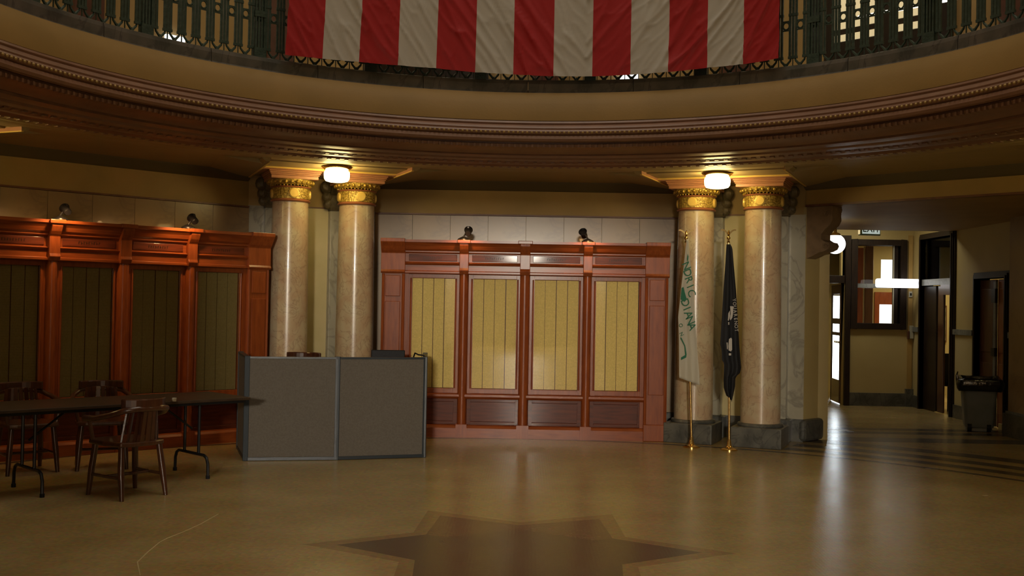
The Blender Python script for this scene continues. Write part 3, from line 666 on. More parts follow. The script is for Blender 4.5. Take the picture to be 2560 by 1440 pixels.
# ---- ceiling drum lamps in front of each pair
def make_lamp(label):
    T = thing('ceiling_lamp', label, 'lamp')
    MB().lathe([(0.001, 0), (0.165, 0), (0.175, -0.01), (0.165, -0.022), (0.15, -0.03), (0.13, -0.045), (0.001, -0.045)], 32).build('canopy', 'brass', T, smooth=True)
    MB().lathe([(0.001, -0.045), (0.125, -0.045), (0.142, -0.06), (0.146, -0.09), (0.142, -0.14), (0.125, -0.165), (0.09, -0.175), (0.001, -0.178)], 32).build('glass_drum', 'lampglass', T, smooth=True)
    return T
l0 = None
for a, lb in ((-22.5, 'between the tops of the left pair of columns'), (22.5, 'above the white flag, before the right pair of columns'), (-67.5, 'in the ceiling coffer at the far left edge'), (67.5, 'beyond the right opening')):
    p = bay(a, 0, 5.66, ZC-0.029); L_ = 'glowing white glass drum ceiling lamp ' + lb
    if l0 is None: l0 = make_lamp(L_); l0.location = p; l0['group'] = 'drum ceiling lamps'
    else: copytree(l0, p, 0, L_, 'drum ceiling lamps')

# ---- gallery railing
rl = thing('balcony_railing', 'dark green ornamental iron railing round the upper gallery behind the flag', 'railing', (0, CY, 3.945))
RR = 4.27; NM = 186
def onring(i, r=RR, z=0): a = 2*pi*i/NM; return (r*sin(a), r*cos(a), z), (0, 0, -a)
step = 2*pi*RR/NM
b = MB()
for dx in (-0.031, 0, 0.031): b.box(dx-0.011, dx+0.011, -0.008, 0.008, 0.09, 0.98)
b.box(-0.046, 0.046, -0.011, 0.011, 0.085, 0.11); b.box(-0.046, 0.046, -0.011, 0.011, 0.50, 0.525); b.box(-0.0035, 0.0035, -0.006, 0.006, 0, 0.98)
bal = b.build('baluster', 'iron', rl)
b = MB(); h = step/2
rp = [(h + 0.032*cos(t), 0, 0.41 + 0.036*sin(t)) for t in [2*pi*i/14 for i in range(14)]]; b.tube(rp, 0.009, 6, True)
b.box(0.03, step-0.03, -0.006, 0.006, 0.445, 0.458); b.box(0.03, step-0.03, -0.006, 0.006, 0.358, 0.371)
orn = b.build('ring_ornament', 'iron', rl, smooth=True)
b = MB()
for sg in (-1, 1):
    b.tube([(h, 0, 0.014), (h + sg*0.020, 0, 0.040), (h + sg*0.044, 0, 0.066), (h + sg*0.050, 0, 0.085), (h + sg*0.034, 0, 0.098)], [0.014, 0.012, 0.011, 0.010, 0.009], 6)
b.tube([(h, 0, 0.012), (h, 0, 0.045)], [0.010, 0.004], 6)
foot = b.build('scroll_foot', 'iron', rl, smooth=True)
first = True
for i in range(-62, 63):
    l, r = onring(i)
    if first:
        for q in (bal, orn, foot): q.location = l; q.rotation_euler = r
        first = False
    else:
        for q in (bal, orn, foot): copypart(q, rl, l, r)
b = MB()
for dx in (-0.045, -0.015, 0.015, 0.045): b.box(dx-0.008, dx+0.008, -0.02, 0.02, 0, 1.0)
b.box(-0.06, 0.06, -0.024, 0.024, 0, 0.10); b.box(-0.06, 0.06, -0.024, 0.024, 0.40, 0.46); b.box(-0.06, 0.06, -0.024, 0.024, 0.95, 1.02)
post = b.build('newel_post', 'iron', rl)
first = True
for i in range(-60, 62, 8):
    l, r = onring(i+0.5, RR-0.004)
    if first: post.location = l; post.rotation_euler = r; first = False
    else: copypart(post, rl, l, r)
A0, A1 = -2*pi*62.5/NM, 2*pi*62.5/NM
MB().lathe([(RR-0.018, 0), (RR+0.018, 0), (RR+0.018, 0.014), (RR-0.018, 0.014), (RR-0.018, 0)], 120, A0, A1).build('bottom_rail', 'iron', rl)
MB().lathe([(RR-0.035, 0.98), (RR+0.035, 0.98), (RR+0.04, 1.01), (RR+0.02, 1.04), (RR-0.02, 1.04), (RR-0.04, 1.01), (RR-0.035, 0.98)], 120, A0, A1).build('handrail', 'iron', rl, smooth=True)

# ---- the big striped flag hanging in front of the railing
fg = thing('striped_flag', 'huge flag of red and white vertical stripes hanging over the gallery railing', 'flag', (0, CY, 0))
ANG = [-35.2, -29.85, -24.57, -19.0, -13.4, -7.74, -2.2, 3.63, 9.26, 14.77, 20.26, 25.77, 30.92, 36.0]
ZB = [3.972, 3.988, 4.0, 4.003, 4.005, 3.985, 3.975, 3.962, 3.958, 3.962, 3.968, 3.985, 3.985, 4.0]
ZT = 7.05
def ridge(u, v, seed, p=9):
    return max(0.0, 1 - abs(noise.noise(Vector((u, v, seed)))*2.2))**p
def fold(a, z):
    x = a*0.0712; sg = 1 if x < 0.6 else -1          # creases run down towards the middle
    A_ = x*1.55*sg + (z-4)*1.0; B_ = x*0.35 - (z-4)*0.45*sg
    d = 0.022*ridge(A_*1.5, B_*0.8, 3.3, 8) + 0.014*ridge(A_*3.4, B_*1.2, 7.9, 7) + 0.006*ridge(A_*7 + B_*2, B_*5, 1.9, 4)
    d += 0.008*noise.noise(Vector((x*1.7 + z*0.9, z*0.9, 3.1)))
    return d
for k in range(13):
    nx, nz = 22, 100; vs = []; fs = []
    for j in range(nz+1):
        tz = (j/70)*0.34 if j <= 70 else 0.34 + 0.66*(j-70)/30
        for i in range(nx+1):
            u = i/nx; zb = ZB[k] + (ZB[k+1]-ZB[k])*u
            z = zb + (ZT - zb)*tz
            wob = 0.25*noise.noise(Vector((ANG[k]*0.2 if u < .5 else ANG[k+1]*0.2, z*1.3, 2.0)))*(1 if z > 3.98 else 0)
            kk = ANG[k] + (ANG[k+1]-ANG[k])*u
            spread = kk * (1 - 0.018*min(z-3.96, 1.4)) if kk < 0 else kk
            a = RD(spread + wob*(1-abs(2*u-1))*0 )
            r = 4.075 - fold(kk, z)
            vs.append((r*sin(a), r*cos(a), z))
    for j in range(nz):
        for i in range(nx): q = j*(nx+1)+i; fs.append((q, q+1, q+nx+2, q+nx+1))
    o = MB().add(vs, fs).build('stripe', 'red' if k % 2 == 0 else 'white', fg, smooth=False, recalc=False, label='red stripe' if k % 2 == 0 else 'white stripe')
    for p in o.data.polygons: p.use_smooth = True
vs = [((4.0)*sin(RD(-34+37*i/20)), 4.0*cos(RD(-34+37*i/20)), z) for z in (5.9, ZT) for i in range(21)]
MB().add(vs, [(i, i+1, i+22, i+21) for i in range(20)]).build('canton', 'blue', fg)
MB().tube([(4.075*sin(RD(-37+74.5*i/30)), 4.075*cos(RD(-37+74.5*i/30)), ZT+0.01) for i in range(31)], 0.02, 8).build('hanging_rod', 'iron', fg)

# ---- display cabinets
def make_cabinet(label, group=None, pm='paper'):
    C = thing('display_cabinet', label, 'cabinet', group=group)
    HWc, D = 1.72, 0.78            # half width, depth; front plane y=0
    MB().box(-HWc+0.02, HWc-0.02, 0.12, D, 0, 2.30).build('carcass', 'wooddark', C)
    # base
    b = MB(); b.extr([(-0.05, 0), (-0.05, 0.115), (-0.03, 0.14), (0.0, 0.15), (0.12, 0.15), (0.12, 0)], -HWc, HWc, 'x')
    b.build('base', 'woodh', C)
    PX = [-1.36, -0.84, -0.625, -0.095, 0.114, 0.652, 0.855, 1.377]
    # lower panels with frames
    for i in range(4):
        x0, x1 = PX[2*i]-0.055, PX[2*i+1]+0.055
        b = MB(); b.box(x0, x1, 0.05, 0.12, 0.15, 0.46); b.box(x0, x0+0.05, 0.03, 0.06, 0.15, 0.46); b.box(x1-0.05, x1, 0.03, 0.06, 0.15, 0.46)
        b.box(x0+0.05, x1-0.05, 0.03, 0.06, 0.15, 0.19); b.box(x0+0.05, x1-0.05, 0.03, 0.06, 0.42, 0.46)
        b.build('lower_panel', 'wooddark', C, bevel=0.006)
        # glazed door with papers
        d = bpy.data.objects.new('glazed_door', None); COL.objects.link(d); d.parent = C
        g = MB(); z0, z1 = 0.525, 1.955; p0, p1, q0, q1 = PX[2*i], PX[2*i+1], 0.585, 1.905
        g.box(x0, p0, 0.02, 0.11, z0, z1); g.box(p1, x1, 0.02, 0.11, z0, z1); g.box(p0, p1, 0.02, 0.11, z0, q0); g.box(p0, p1, 0.02, 0.11, q1, z1)
        # rounded vertical beads
        for xx in (p0-0.012, p1+0.012): g.tube([(xx, 0.022, q0), (xx, 0.022, q1)], 0.011, 8)
        g.build('door_frame', 'wood', d, bevel=0.004)
        MB().box(p0, p1, 0.035, 0.041, q0, q1).build('glass_pane', 'glass', d)
        w_ = (p1-p0)/4
        for k in range(4):
            x = p0 + k*w_; s_ = MB()
            zt = q1 - random.uniform(0, 0.004); dy = 0.062 + 0.004*(k % 2)
            for (a_, b__) in ((q0+0.002, zt),):
                jx = random.uniform(-0.002, 0.002)
                s_.box(x+0.003+jx, x+w_-0.004+jx, dy, dy+0.006, a_, b__)
            s_.build('paper_strip', pm, d)
        MB().box(p0, p1, 0.075, 0.12, q0, q1).build('backing_board', 'wooddark', d)
    # posts
    for x, wd in ((-0.733, 0.052), (0.0, 0.058), (0.752, 0.052)):
        b = MB()
        pr = [(-wd, 0.12), (-wd, 0.0), (-wd*0.8, -0.028), (-wd*0.45, -0.045), (0, -0.05), (wd*0.45, -0.045), (wd*0.8, -0.028), (wd, 0.0), (wd, 0.12)]
        b.extr([(x+p, q) for p, q in pr], 0.15, 1.955, 'z'); b.box(x-wd*1.25, x+wd*1.25, -0.065, 0.1, 0.0, 0.16)
        b.build('post', 'wood', C, smooth=True)
        b = MB(); b.extr([(0.12, 1.955), (-0.055, 1.955), (-0.075, 2.0), (-0.06, 2.03), (-0.06, 2.20), (-0.075, 2.22), (-0.095, 2.25), (-0.12, 2.30), (-0.13, 2.36), (0.12, 2.36)], x-wd*1.05, x+wd*1.05, 'x')
        b.box(x-wd*1.5, x+wd*1.5, -0.14, 0.0, 2.325, 2.365)
        b.build('post_cap', 'wood', C, bevel=0.006)
    # end pilasters
    for s in (-1, 1):
        b = MB(); x0, x1 = sorted((s*1.45, s*HWc)); b.box(x0, x1, -0.03, 0.3, 0.15, 1.955); 
        b.tube([(s*1.46, -0.028, 0.16), (s*1.46, -0.028, 1.95)], 0.018, 8); b.tube([(s*1.70, -0.028, 0.16), (s*1.70, -0.028, 1.95)], 0.018, 8)
        b.build('end_pilaster', 'wood', C)
        MB().box(x0+0.045, x1-0.045, -0.042, -0.03, 0.55, 1.62).build('pilaster_panel', 'wood', C, bevel=0.008)
        MB().box(x0+0.045, x1-0.045, -0.042, -0.03, 1.68, 1.93).build('pilaster_panel', 'wood', C, bevel=0.008)
        MB().box(min(s*1.40, s*1.45), max(s*1.40, s*1.45), 0.0, 0.12, 0.15, 1.955).build('stile', 'wood', C)
        MB().box(x0-0.01, x1+0.01, -0.065, 0.1, 0.0, 0.2).build('pilaster_foot', 'wood', C, bevel=0.008)
    # sill, entablature, frieze tablets, cornice
    MB().extr([(0.12, 0.46), (0.0, 0.46), (-0.02, 0.475), (-0.035, 0.49), (-0.035, 0.515), (0.0, 0.525), (0.12, 0.525)], -1.45, 1.45, 'x').build('sill', 'woodh', C)
    MB().extr([(0.12, 1.955), (-0.02, 1.955), (-0.035, 1.965), (-0.035, 1.985), (-0.012, 1.995), (-0.012, 2.06), (-0.03, 2.07), (-0.04, 2.085), (0.0, 2.10), (0.12, 2.10)], -HWc, HWc, 'x').build('architrave', 'woodh', C)
    MB().box(-HWc, HWc, 0.0, 0.12, 2.10, 2.20).build('frieze', 'woodh', C)
    for x0, x1 in ((-1.42, -0.80), (-0.66, -0.075), (0.075, 0.68), (0.82, 1.42)):
        T_ = MB().box(x0+0.02, x1-0.02, -0.008, 0.0, 2.11, 2.19).build('name_tablet', 'wooddark', C, bevel=0.004)
        b = MB(); n = 9
        for q in range(n):
            xx = (x0+x1)/2 + (q-(n-1)/2)*0.026; b.box(xx-0.008, xx-0.004, -0.011, -0.008, 2.137, 2.163); b.box(xx-0.008, xx+0.006, -0.011, -0.008, 2.147 if q % 2 else 2.158, 2.151 if q % 2 else 2.163)
        b.build('worn_lettering', 'casing', C)
    MB().extr([(0.12, 2.20), (-0.01, 2.20), (-0.03, 2.215), (-0.03, 2.23), (-0.055, 2.25), (-0.075, 2.29), (-0.10, 2.32), (-0.115, 2.33), (-0.115, 2.36), (0.12, 2.36)], -HWc, HWc, 'x').build('cornice', 'woodh', C)
    for s in (-1, 1):
        x0, x1 = sorted((s*1.44, s*(HWc+0.01)))
        b = MB(); b.extr([(0.12, 1.955), (-0.05, 1.955), (-0.065, 1.975), (-0.05, 2.0), (-0.045, 2.20), (-0.07, 2.23), (-0.10, 2.28), (-0.135, 2.33), (-0.135, 2.372), (0.12, 2.372)], x0, x1, 'x')
        b.build('end_block', 'wood', C, bevel=0.005)
    MB().box(-HWc, HWc, 0.1, D, 2.30, 2.36).build('top_board', 'wooddark', C)
    return C
cab = make_cabinet('tall red wooden display cabinet with bright yellowed name lists, between the two column pairs', 'display cabinets of name lists')
cab.location = bay(0, 0, 5.93)
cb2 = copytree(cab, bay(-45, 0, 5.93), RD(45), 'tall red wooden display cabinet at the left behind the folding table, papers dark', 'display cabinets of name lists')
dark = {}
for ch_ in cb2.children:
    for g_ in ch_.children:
        if g_.name.startswith('paper_strip'):      # its dimmer light is painted in as darker paper
            g_.data = g_.data.copy(); g_.data.materials[0] = M['papershade']

# ---- small black spotlights on the cabinet tops
def make_spot(label):
    T = thing('spotlight', label, 'spotlight')
    MB().lathe([(0.001, 0), (0.075, 0), (0.07, 0.015), (0.045, 0.03), (0.015, 0.045), (0.001, 0.045)], 20).build('base', 'blackmetal', T, smooth=True)
    MB().tube([(0, 0, 0.04), (0.02, -0.005, 0.075), (0.05, -0.01, 0.09)], 0.011, 8).build('arm', 'blackmetal', T, smooth=True)
    Tm = Matrix.Translation((0.055, -0.015, 0.10)) @ Matrix.Rotation(RD(-62), 4, 'X')
    MB().lathe([(0.001, -0.055), (0.03, -0.055), (0.038, -0.045), (0.04, 0.03), (0.052, 0.055), (0.048, 0.056), (0.03, 0.02), (0.001, 0.015)][::-1], 20, T=Tm).build('head', 'blackmetal', T, smooth=True)
    MB().box(0.045, 0.065, -0.03, 0.03, 0.145, 0.165).build('clip', 'blackmetal', T)
    return T
s0 = None
SPOT = []
for a, t, rz, lb in ((0, -0.745, 0, 'on the middle cabinet, above its left post'), (0, 0.745, pi*0.9, 'on the middle cabinet, above its right post'),
                 (-45, 0.70, 0, 'on the left cabinet, beside the glowing spot'), (-45, -0.68, 0, 'on the left cabinet, nearest the left edge')):
    p = bay(a, t, 5.93-0.05+0.02, 2.366); L_ = 'small black spotlight ' + lb
    if s0 is None: s0 = make_spot(L_); s0.location = p; s0['group'] = 'spotlights on the cabinets'; s0.rotation_euler = (0, 0, RD(-a)+rz)
    else: copytree(s0, p, RD(-a)+rz, L_, 'spotlights on the cabinets')
    SPOT.append((a, t))
for a, t, e, dx in ((0, -0.745, 2.4, 0.04), (0, 0.745, 2.4, 0.02), (-45, 0.62, 5.0, -0.06), (-45, -0.68, 5.0, -0.05)):
    l = bpy.data.lights.new('spotlight_bulb', 'SPOT'); l.energy = e*4; l.color = (1.0, 0.55, 0.22); l.spot_size = RD(130); l.spot_blend = 0.8; l.shadow_soft_size = 0.03
    o = bpy.data.objects.new('spotlight_bulb', l); COL.objects.link(o); o.location = bay(a, t+dx, 5.93-0.30, 2.50)
    d = bay(a, t, 5.93, 2.05) - o.location; o.rotation_euler = d.to_track_quat('-Z', 'Y').to_euler()

# ---- grey fabric partition
pt = thing('partition', 'low grey fabric office partition with dark blue trim, in front of the columns', 'partition', (0, 0, 0))
def ppanel(A, B, name='fabric_panel', z0=0.035, z1=1.02):
    A, B = Vector(A), Vector(B); d = B-A; L_ = d.length; an = atan2(d.y, d.x)
    o = MB().box(0.02, L_-0.02, -0.022, 0.022, z0, z1).build(name, 'fabric', pt, bevel=0.004); o.location = (A.x, A.y, 0); o.rotation_euler = (0, 0, an)
    f = MB(); f.box(0, L_, -0.026, 0.026, z1, z1+0.018); f.box(0.0, L_, -0.027, 0.027, 0.005, z0)
    f.box(0, 0.02, -0.026, 0.026, 0.005, z1+0.018); f.box(L_-0.02, L_, -0.026, 0.026, 0.005, z1+0.018)
    f = f.build('panel_trim', 'navy', o)
    return o
A_, B_, C_ = (-2.745, 10.62), (-1.875, 10.80), (-1.02, 11.10)
ppanel(A_, B_); ppanel(B_, C_)
E_ = (-3.05, 11.5); F_ = (-1.105, 12.0)
ppanel(E_, A_); ppanel(C_, F_)
for x, y in (A_, B_, C_, E_, F_): MB().box(x-0.026, x+0.026, y-0.026, y+0.026, 0.0, 1.045).build('corner_post', 'navy', pt, bevel=0.004)

# desk, monitor and chair behind it
dk = thing('desk', 'low desk hidden behind the grey partition under the black monitor', 'desk', (-1.60, 11.74, 0), RD(8))
MB().box(-0.40, 0.40, -0.3, 0.3, 0.70, 0.73).build('desk_top', 'laminate', dk)
for x in (-0.37, 0.37):
    MB().box(x-0.02, x+0.02, -0.28, 0.28, 0, 0.70).build('side_panel', 'laminate', dk)
mo = thing('monitor', 'black flat monitor peeping over the right end of the grey partition', 'monitor', (-1.50, 11.82, 0.73), RD(8))
MB().box(-0.185, 0.185, -0.02, 0.02, 0.06, 0.345).build('screen', 'blackplastic', mo, bevel=0.008)
MB().box(-0.17, 0.17, 0.02, 0.05, 0.09, 0.31).build('rear_housing', 'blackplastic', mo, bevel=0.02)
MB().box(-0.1, 0.1, -0.07, 0.07, 0.0, 0.012).build('stand_foot', 'blackplastic', mo)
MB().box(-0.025, 0.025, -0.01, 0.02, 0.012, 0.1).build('stand_neck', 'blackplastic', mo)
cbm = MB().tube([(-1.02, 11.16, 1.035), (-1.05, 11.17, 1.055), (-1.10, 11.18, 1.06), (-1.14, 11.22, 1.075), (-1.16, 11.28, 1.03), (-1.17, 11.40, 0.93), (-1.18, 11.55, 0.76)], 0.008, 6).build('cable', 'blackplastic', smooth=True)
cbm.parent = pt; cbm['label'] = 'thin black cable looped over the right top corner'

def make_armchair(label):
    C = thing('wooden_armchair', label, 'chair')
    # front is +y
    seat = [(-0.22, 0.22), (-0.15, 0.25), (0.15, 0.25), (0.22, 0.22), (0.235, 0.0), (0.20, -0.2), (0.1, -0.23), (-0.1, -0.23), (-0.20, -0.2), (-0.235, 0.0)]
    MB().prism(seat, 0.415, 0.455).build('seat', 'chairwood', C, bevel=0.012)
    for sx in (-1, 1):
        MB().tube([(sx*0.18, 0.18, 0.42), (sx*0.20, 0.20, 0.2), (sx*0.215, 0.215, 0.0)], [0.024, 0.026, 0.018], 10).build('leg', 'chairwood', C, smooth=True)
        MB().tube([(sx*0.17, -0.17, 0.42), (sx*0.19, -0.20, 0.2), (sx*0.20, -0.235, 0.0)], [0.024, 0.026, 0.018], 10).build('leg', 'chairwood', C, smooth=True)
        MB().tube([(sx*0.203, 0.205, 0.17), (sx*0.194, -0.21, 0.17)], 0.013, 8).build('stretcher', 'chairwood', C, smooth=True)
        MB().tube([(sx*0.21, 0.17, 0.45), (sx*0.245, 0.18, 0.625)], 0.016, 8).build('arm_post', 'chairwood', C, smooth=True)
    MB().tube([(-0.198, 0.0, 0.17), (0.198, 0.0, 0.17)], 0.013, 8).build('stretcher', 'chairwood', C, smooth=True)
    MB().tube([(-0.255, 0.22, 0.625), (-0.27, 0.05, 0.635), (-0.25, -0.12, 0.67), (-0.19, -0.235, 0.71), (-0.1, -0.275, 0.72), (0, -0.285, 0.72), (0.1, -0.275, 0.72),
               (0.19, -0.235, 0.71), (0.25, -0.12, 0.67), (0.27, 0.05, 0.635), (0.255, 0.22, 0.625)], [0.026, 0.024, 0.022, 0.024, 0.024, 0.024, 0.024, 0.024, 0.022, 0.024, 0.026], 10).build('arm_rail', 'chairwood', C, smooth=True)
    b = MB(); n = 12
    pts = [(0.205*sin(-1.05+2.1*i/n)*1.05, -0.07-0.215*cos(-1.05+2.1*i/n)) for i in range(n+1)]
    ot = [(x*1.1, y-0.022) for x, y in pts]
    b.prism(pts + ot[::-1], 0.725, 0.80); b.build('crest_rail', 'chairwood', C, bevel=0.01)
    for i in range(8):
        t = -1.0 + 2.0*i/7; x, y = 0.19*sin(t), -0.055-0.165*cos(t)
        o = MB().box(-0.018, 0.018, -0.006, 0.006, 0, 0.30).build('back_slat', 'chairwood', C)
        o.location = (x, y, 0.445); o.rotation_euler = (RD(9), 0, -t*0.9)
    return C
ch = make_armchair('dark wooden slatted armchair in front of the folding table, its back to us')
ch.location = (-3.20, 8.67, 0); ch.rotation_euler = (0, 0, atan2(0.28, -0.38) - pi/2); ch['group'] = 'wooden armchairs'
copytree(ch, (-3.97, 10.05, 0), RD(205), 'dark wooden armchair behind the table, its back rising left of the red post', 'wooden armchairs')
copytree(ch, (-4.53, 9.72, 0), RD(222), 'dark wooden armchair behind the left end of the table, wide low back', 'wooden armchairs')
copytree(ch, (-2.47, 11.62, 0), RD(170), 'brown armchair behind the grey partition, only the rounded back showing', 'wooden armchairs')
bpy.data.objects[COL.objects[-1].name]
# taller, so that its back shows over the partition
for o in COL.objects:
    if o.get('label', '').startswith('brown armchair'): o.scale = (1, 1, 1.29)

# ---- folding table
tb = thing('folding_table', 'long dark brown folding table with black bent steel legs, at the left', 'table', (-3.52, 9.20, 0), RD(45.6))
MB().box(-1.12, 1.10, -0.38, 0.38, 0.690, 0.715).build('tabletop', 'laminate', tb, bevel=0.004)
MB().box(-1.09, 1.07, -0.35, 0.35, 0.665, 0.690).build('apron', 'blackmetal', tb)
for x in (-0.72, 0.73):
    s = 1 if x > 0 else -1
    b = MB()
    for y in (-0.13, 0.13): b.tube([(x, y, 0.67), (x, y, 0.20)], 0.014, 8)
    b.tube([(x, -0.305, 0.0), (x, -0.30, 0.13), (x, -0.275, 0.18), (x, -0.23, 0.20), (x, 0.23, 0.20), (x, 0.275, 0.18), (x, 0.30, 0.13), (x, 0.305, 0.0)], 0.014, 8)
    b.build('leg_frame', 'blackmetal', tb, smooth=True)
    MB().tube([(x, 0, 0.42), (x - s*0.32, 0, 0.66)], 0.010, 8).build('brace', 'blackmetal', tb)
    b = MB()
    for y in (-0.305, 0.305): b.lathe([(0.001, 0), (0.019, 0), (0.019, 0.03), (0.001, 0.03)], 10, c=(x, y))
    b.build('rubber_foot', 'blackplastic', tb)
cup = MB().lathe([(0.001, 0), (0.016, 0), (0.02, 0.03), (0.018, 0.03), (0.014, 0.004), (0.001, 0.004)], 14).build('paper_cup', 'flagwhite', smooth=True)
cup.location = (-3.0, 9.18, 0.7155); tag(cup, 'tiny pale cup on the front edge of the folding table', 'cup')

# ---- flagpoles and flags
def make_pole(label, base, top):
    T = thing('flagpole', label, 'flagpole', base)
    dx, dy = top[0]-base[0], top[1]-base[1]; H = top[2]
    MB().lathe([(0.001, 0), (0.10, 0), (0.10, 0.012), (0.085, 0.022), (0.04, 0.035), (0.028, 0.06), (0.022, 0.10), (0.016, 0.12), (0.001, 0.12)], 28).build('base', 'brass', T, smooth=True)
    MB().tube([(0, 0, 0.1), (dx*(H-0.13)/H, dy, H-0.13)], 0.013, 12).build('pole', 'brass', T, smooth=True)
    fx = dx
    b = MB(); b.ball((fx, dy, H-0.095), 0.022, 14, 8); b.lathe([(0.001, H-0.15), (0.018, H-0.15), (0.012, H-0.12), (0.001, H-0.12)], 12, c=(fx, dy)); b.build('ball', 'brass', T, smooth=True)
    b = MB(); b.tube([(fx, dy, H-0.08), (fx, dy-0.008, H-0.05), (fx, dy, H-0.03), (fx+0.004, dy, H-0.005)], [0.009, 0.016, 0.012, 0.004], 10)
    for s in (-1, 1):
        vs = []
        for i in range(7):
            t = i/6; x = fx + s*0.085*t; z = H - 0.04 + 0.045*sin(t*pi*0.62) ; hgt = 0.012 + 0.020*(1-t)*1.0
            for yy in (-0.004, 0.004): vs += [(x, dy + yy, z), (x, dy + yy, z - hgt)]
        fs = []
        for i in range(6):
            q = i*4
            fs += [(q, q+4, q+5, q+1), (q+2, q+3, q+7, q+6), (q, q+2, q+6, q+4), (q+1, q+5, q+7, q+3)]
        fs += [(0, 1, 3, 2), (24, 26, 27, 25)]; b.add(vs, fs)
    b.build('eagle_finial', 'brass', T, smooth=True)
    return T
make_pole('polished brass flagpole with eagle finial, carrying the white flag', (1.95, 12.33, 0), (1.852, 12.33, 2.50))
make_pole('polished brass flagpole with eagle finial, carrying the black flag', (2.35, 12.16, 0), (2.308, 12.16, 2.50))
def interp(tab, z):
    for (z0, a), (z1, b) in zip(tab, tab[1:]):
        if z0 >= z >= z1: return a + (b-a)*(z0-z)/(z0-z1)
    return tab[-1][1] if z < tab[-1][0] else tab[0][1]
def cloth(name, mt, Y, left, right, ztop, zbl, zbr, folds, amp, label):
    nz, nx = 60, 40; T = thing(name, label, 'flag', ((left[0][1]+right[0][1])/2, Y, 0)); ox = T.location.x
    vs = []; fs = []
    def surf(u, v):
        zb = zbl + (zbr-zbl)*u; z = ztop - (ztop-zb)*v
        l, r = interp(left, z), interp(right, z)
        y = amp*(0.25+v)*sin(u*pi*folds + 1.5*v) + 0.008*noise.noise(Vector((u*5, v*7, 1)))
        return (l + (r-l)*u - ox, y, z)
    for j in range(nz+1):
        for i in range(nx+1): vs.append(surf(i/nx, j/nz))
    for j in range(nz):
        for i in range(nx): q = j*(nx+1)+i; fs.append((q, q+1, q+nx+2, q+nx+1))
    o = MB().add(vs, fs).build('cloth', mt, T, smooth=False, recalc=False)
    for p in o.data.polygons: p.use_smooth = True
    sm = o.modifiers.new('thickness', 'SOLIDIFY'); sm.thickness = 0.004
    return T, surf
def lay(T, txt, size, mt, x, z, ang, name, y, sx=1.0):
    Mx = Matrix.Translation((x - T.location.x, y, z)) @ Matrix.Rotation(RD(ang), 4, 'Y') @ Matrix.Rotation(pi/2, 4, 'X') @ Matrix.Diagonal((sx, 1, 1, 1))
    return textmesh(txt, size, name, mt, T, Mx)
WF, sf = cloth('white_flag', 'flagwhite', 12.26, [(2.39, 1.848), (1.9, 1.80), (1.5, 1.765), (1.23, 1.778), (0.78, 1.79), (0.6, 1.79)],
           [(2.39, 1.872), (2.2, 1.885), (1.92, 1.925), (1.37, 1.965), (0.83, 2.015), (0.6, 2.02)], 2.39, 0.80, 0.72, 3.0, 0.014, 'white flag with green lettering hanging on the left flagpole')
def letters(T, txt, mt, pts, size, ang, name, y):
    for i, ch_ in enumerate(txt):
        t = i/(len(txt)-1); x = pts[0][0] + (pts[1][0]-pts[0][0])*t; z = pts[0][1] + (pts[1][1]-pts[0][1])*t
        lay(T, ch_, size, mt, x, z, ang, name, y, 0.95)
letters(WF, 'NDRIC', 'flaggreen', [(1.842, 2.08), (1.905, 1.77)], 0.125, 66, 'lettering', -0.034)
letters(WF, 'DIANA', 'flaggreen', [(1.835, 1.66), (1.915, 1.39)], 0.13, 66, 'lettering', -0.04)
letters(WF, 'ON', 'flaggreen', [(1.79, 1.40), (1.80, 1.30)], 0.06, 60, 'lettering', -0.04)
b = MB(); X0 = WF.location.x
b.extr([(1.79-X0, 1.265), (1.80-X0, 1.262), (1.845-X0, 1.17), (1.862-X0, 1.07), (1.857-X0, 1.035), (1.80-X0, 1.005), (1.800-X0, 1.035), (1.845-X0, 1.063), (1.835-X0, 1.165), (1.79-X0, 1.25)], -0.042, -0.037, 'y')
b.build('green_outline', 'flaggreen', WF)
b = MB(); b.extr([(1.795-X0, 1.83), (1.815-X0, 1.84), (1.83-X0, 1.78), (1.855-X0, 1.70), (1.83-X0, 1.67), (1.80-X0, 1.69), (1.785-X0, 1.70)], -0.038, -0.033, 'y'); b.build('green_emblem', 'flaggreen', WF)
b = MB(); b.extr([(1.858-X0, 2.22), (1.868-X0, 2.19), (1.862-X0, 2.12), (1.85-X0, 2.16)], -0.03, -0.026, 'y'); b.build('green_emblem', 'flaggreen', WF)
BF, sf = cloth('black_flag', 'flagblack', 12.10, [(2.33, 2.275), (1.92, 2.255), (1.2, 2.222), (1.13, 2.24), (1.02, 2.245), (0.98, 2.27), (0.78, 2.268), (0.7, 2.272), (0.62, 2.30), (0.55, 2.335)],
           [(2.33, 2.315), (2.29, 2.338), (1.84, 2.385), (1.2, 2.435), (0.93, 2.462), (0.86, 2.445), (0.84, 2.40), (0.72, 2.395), (0.62, 2.375), (0.55, 2.36)], 2.33, 0.62, 0.55, 4.0, 0.016, 'black flag with pale emblem and lettering hanging on the right flagpole')
X0 = BF.location.x
letters(BF, 'YOUARENOT', 'flagpale', [(2.362, 1.70), (2.392, 1.36)], 0.055, 82, 'lettering', -0.042)
def blob(pts, nm): b = MB(); b.extr([(x-X0, z) for x, z in pts], -0.040, -0.034, 'y'); b.build(nm, 'flagpale', BF)
blob([(2.318, 1.63), (2.352, 1.63), (2.355, 1.56), (2.345, 1.50), (2.325, 1.47), (2.318, 1.49), (2.327, 1.54)], 'emblem_profile')
blob([(2.300, 1.55), (2.316, 1.58), (2.320, 1.52), (2.305, 1.465), (2.296, 1.47)], 'emblem_profile')
blob([(2.300, 1.45), (2.312, 1.45), (2.312, 1.42), (2.300, 1.42)], 'emblem_mark')
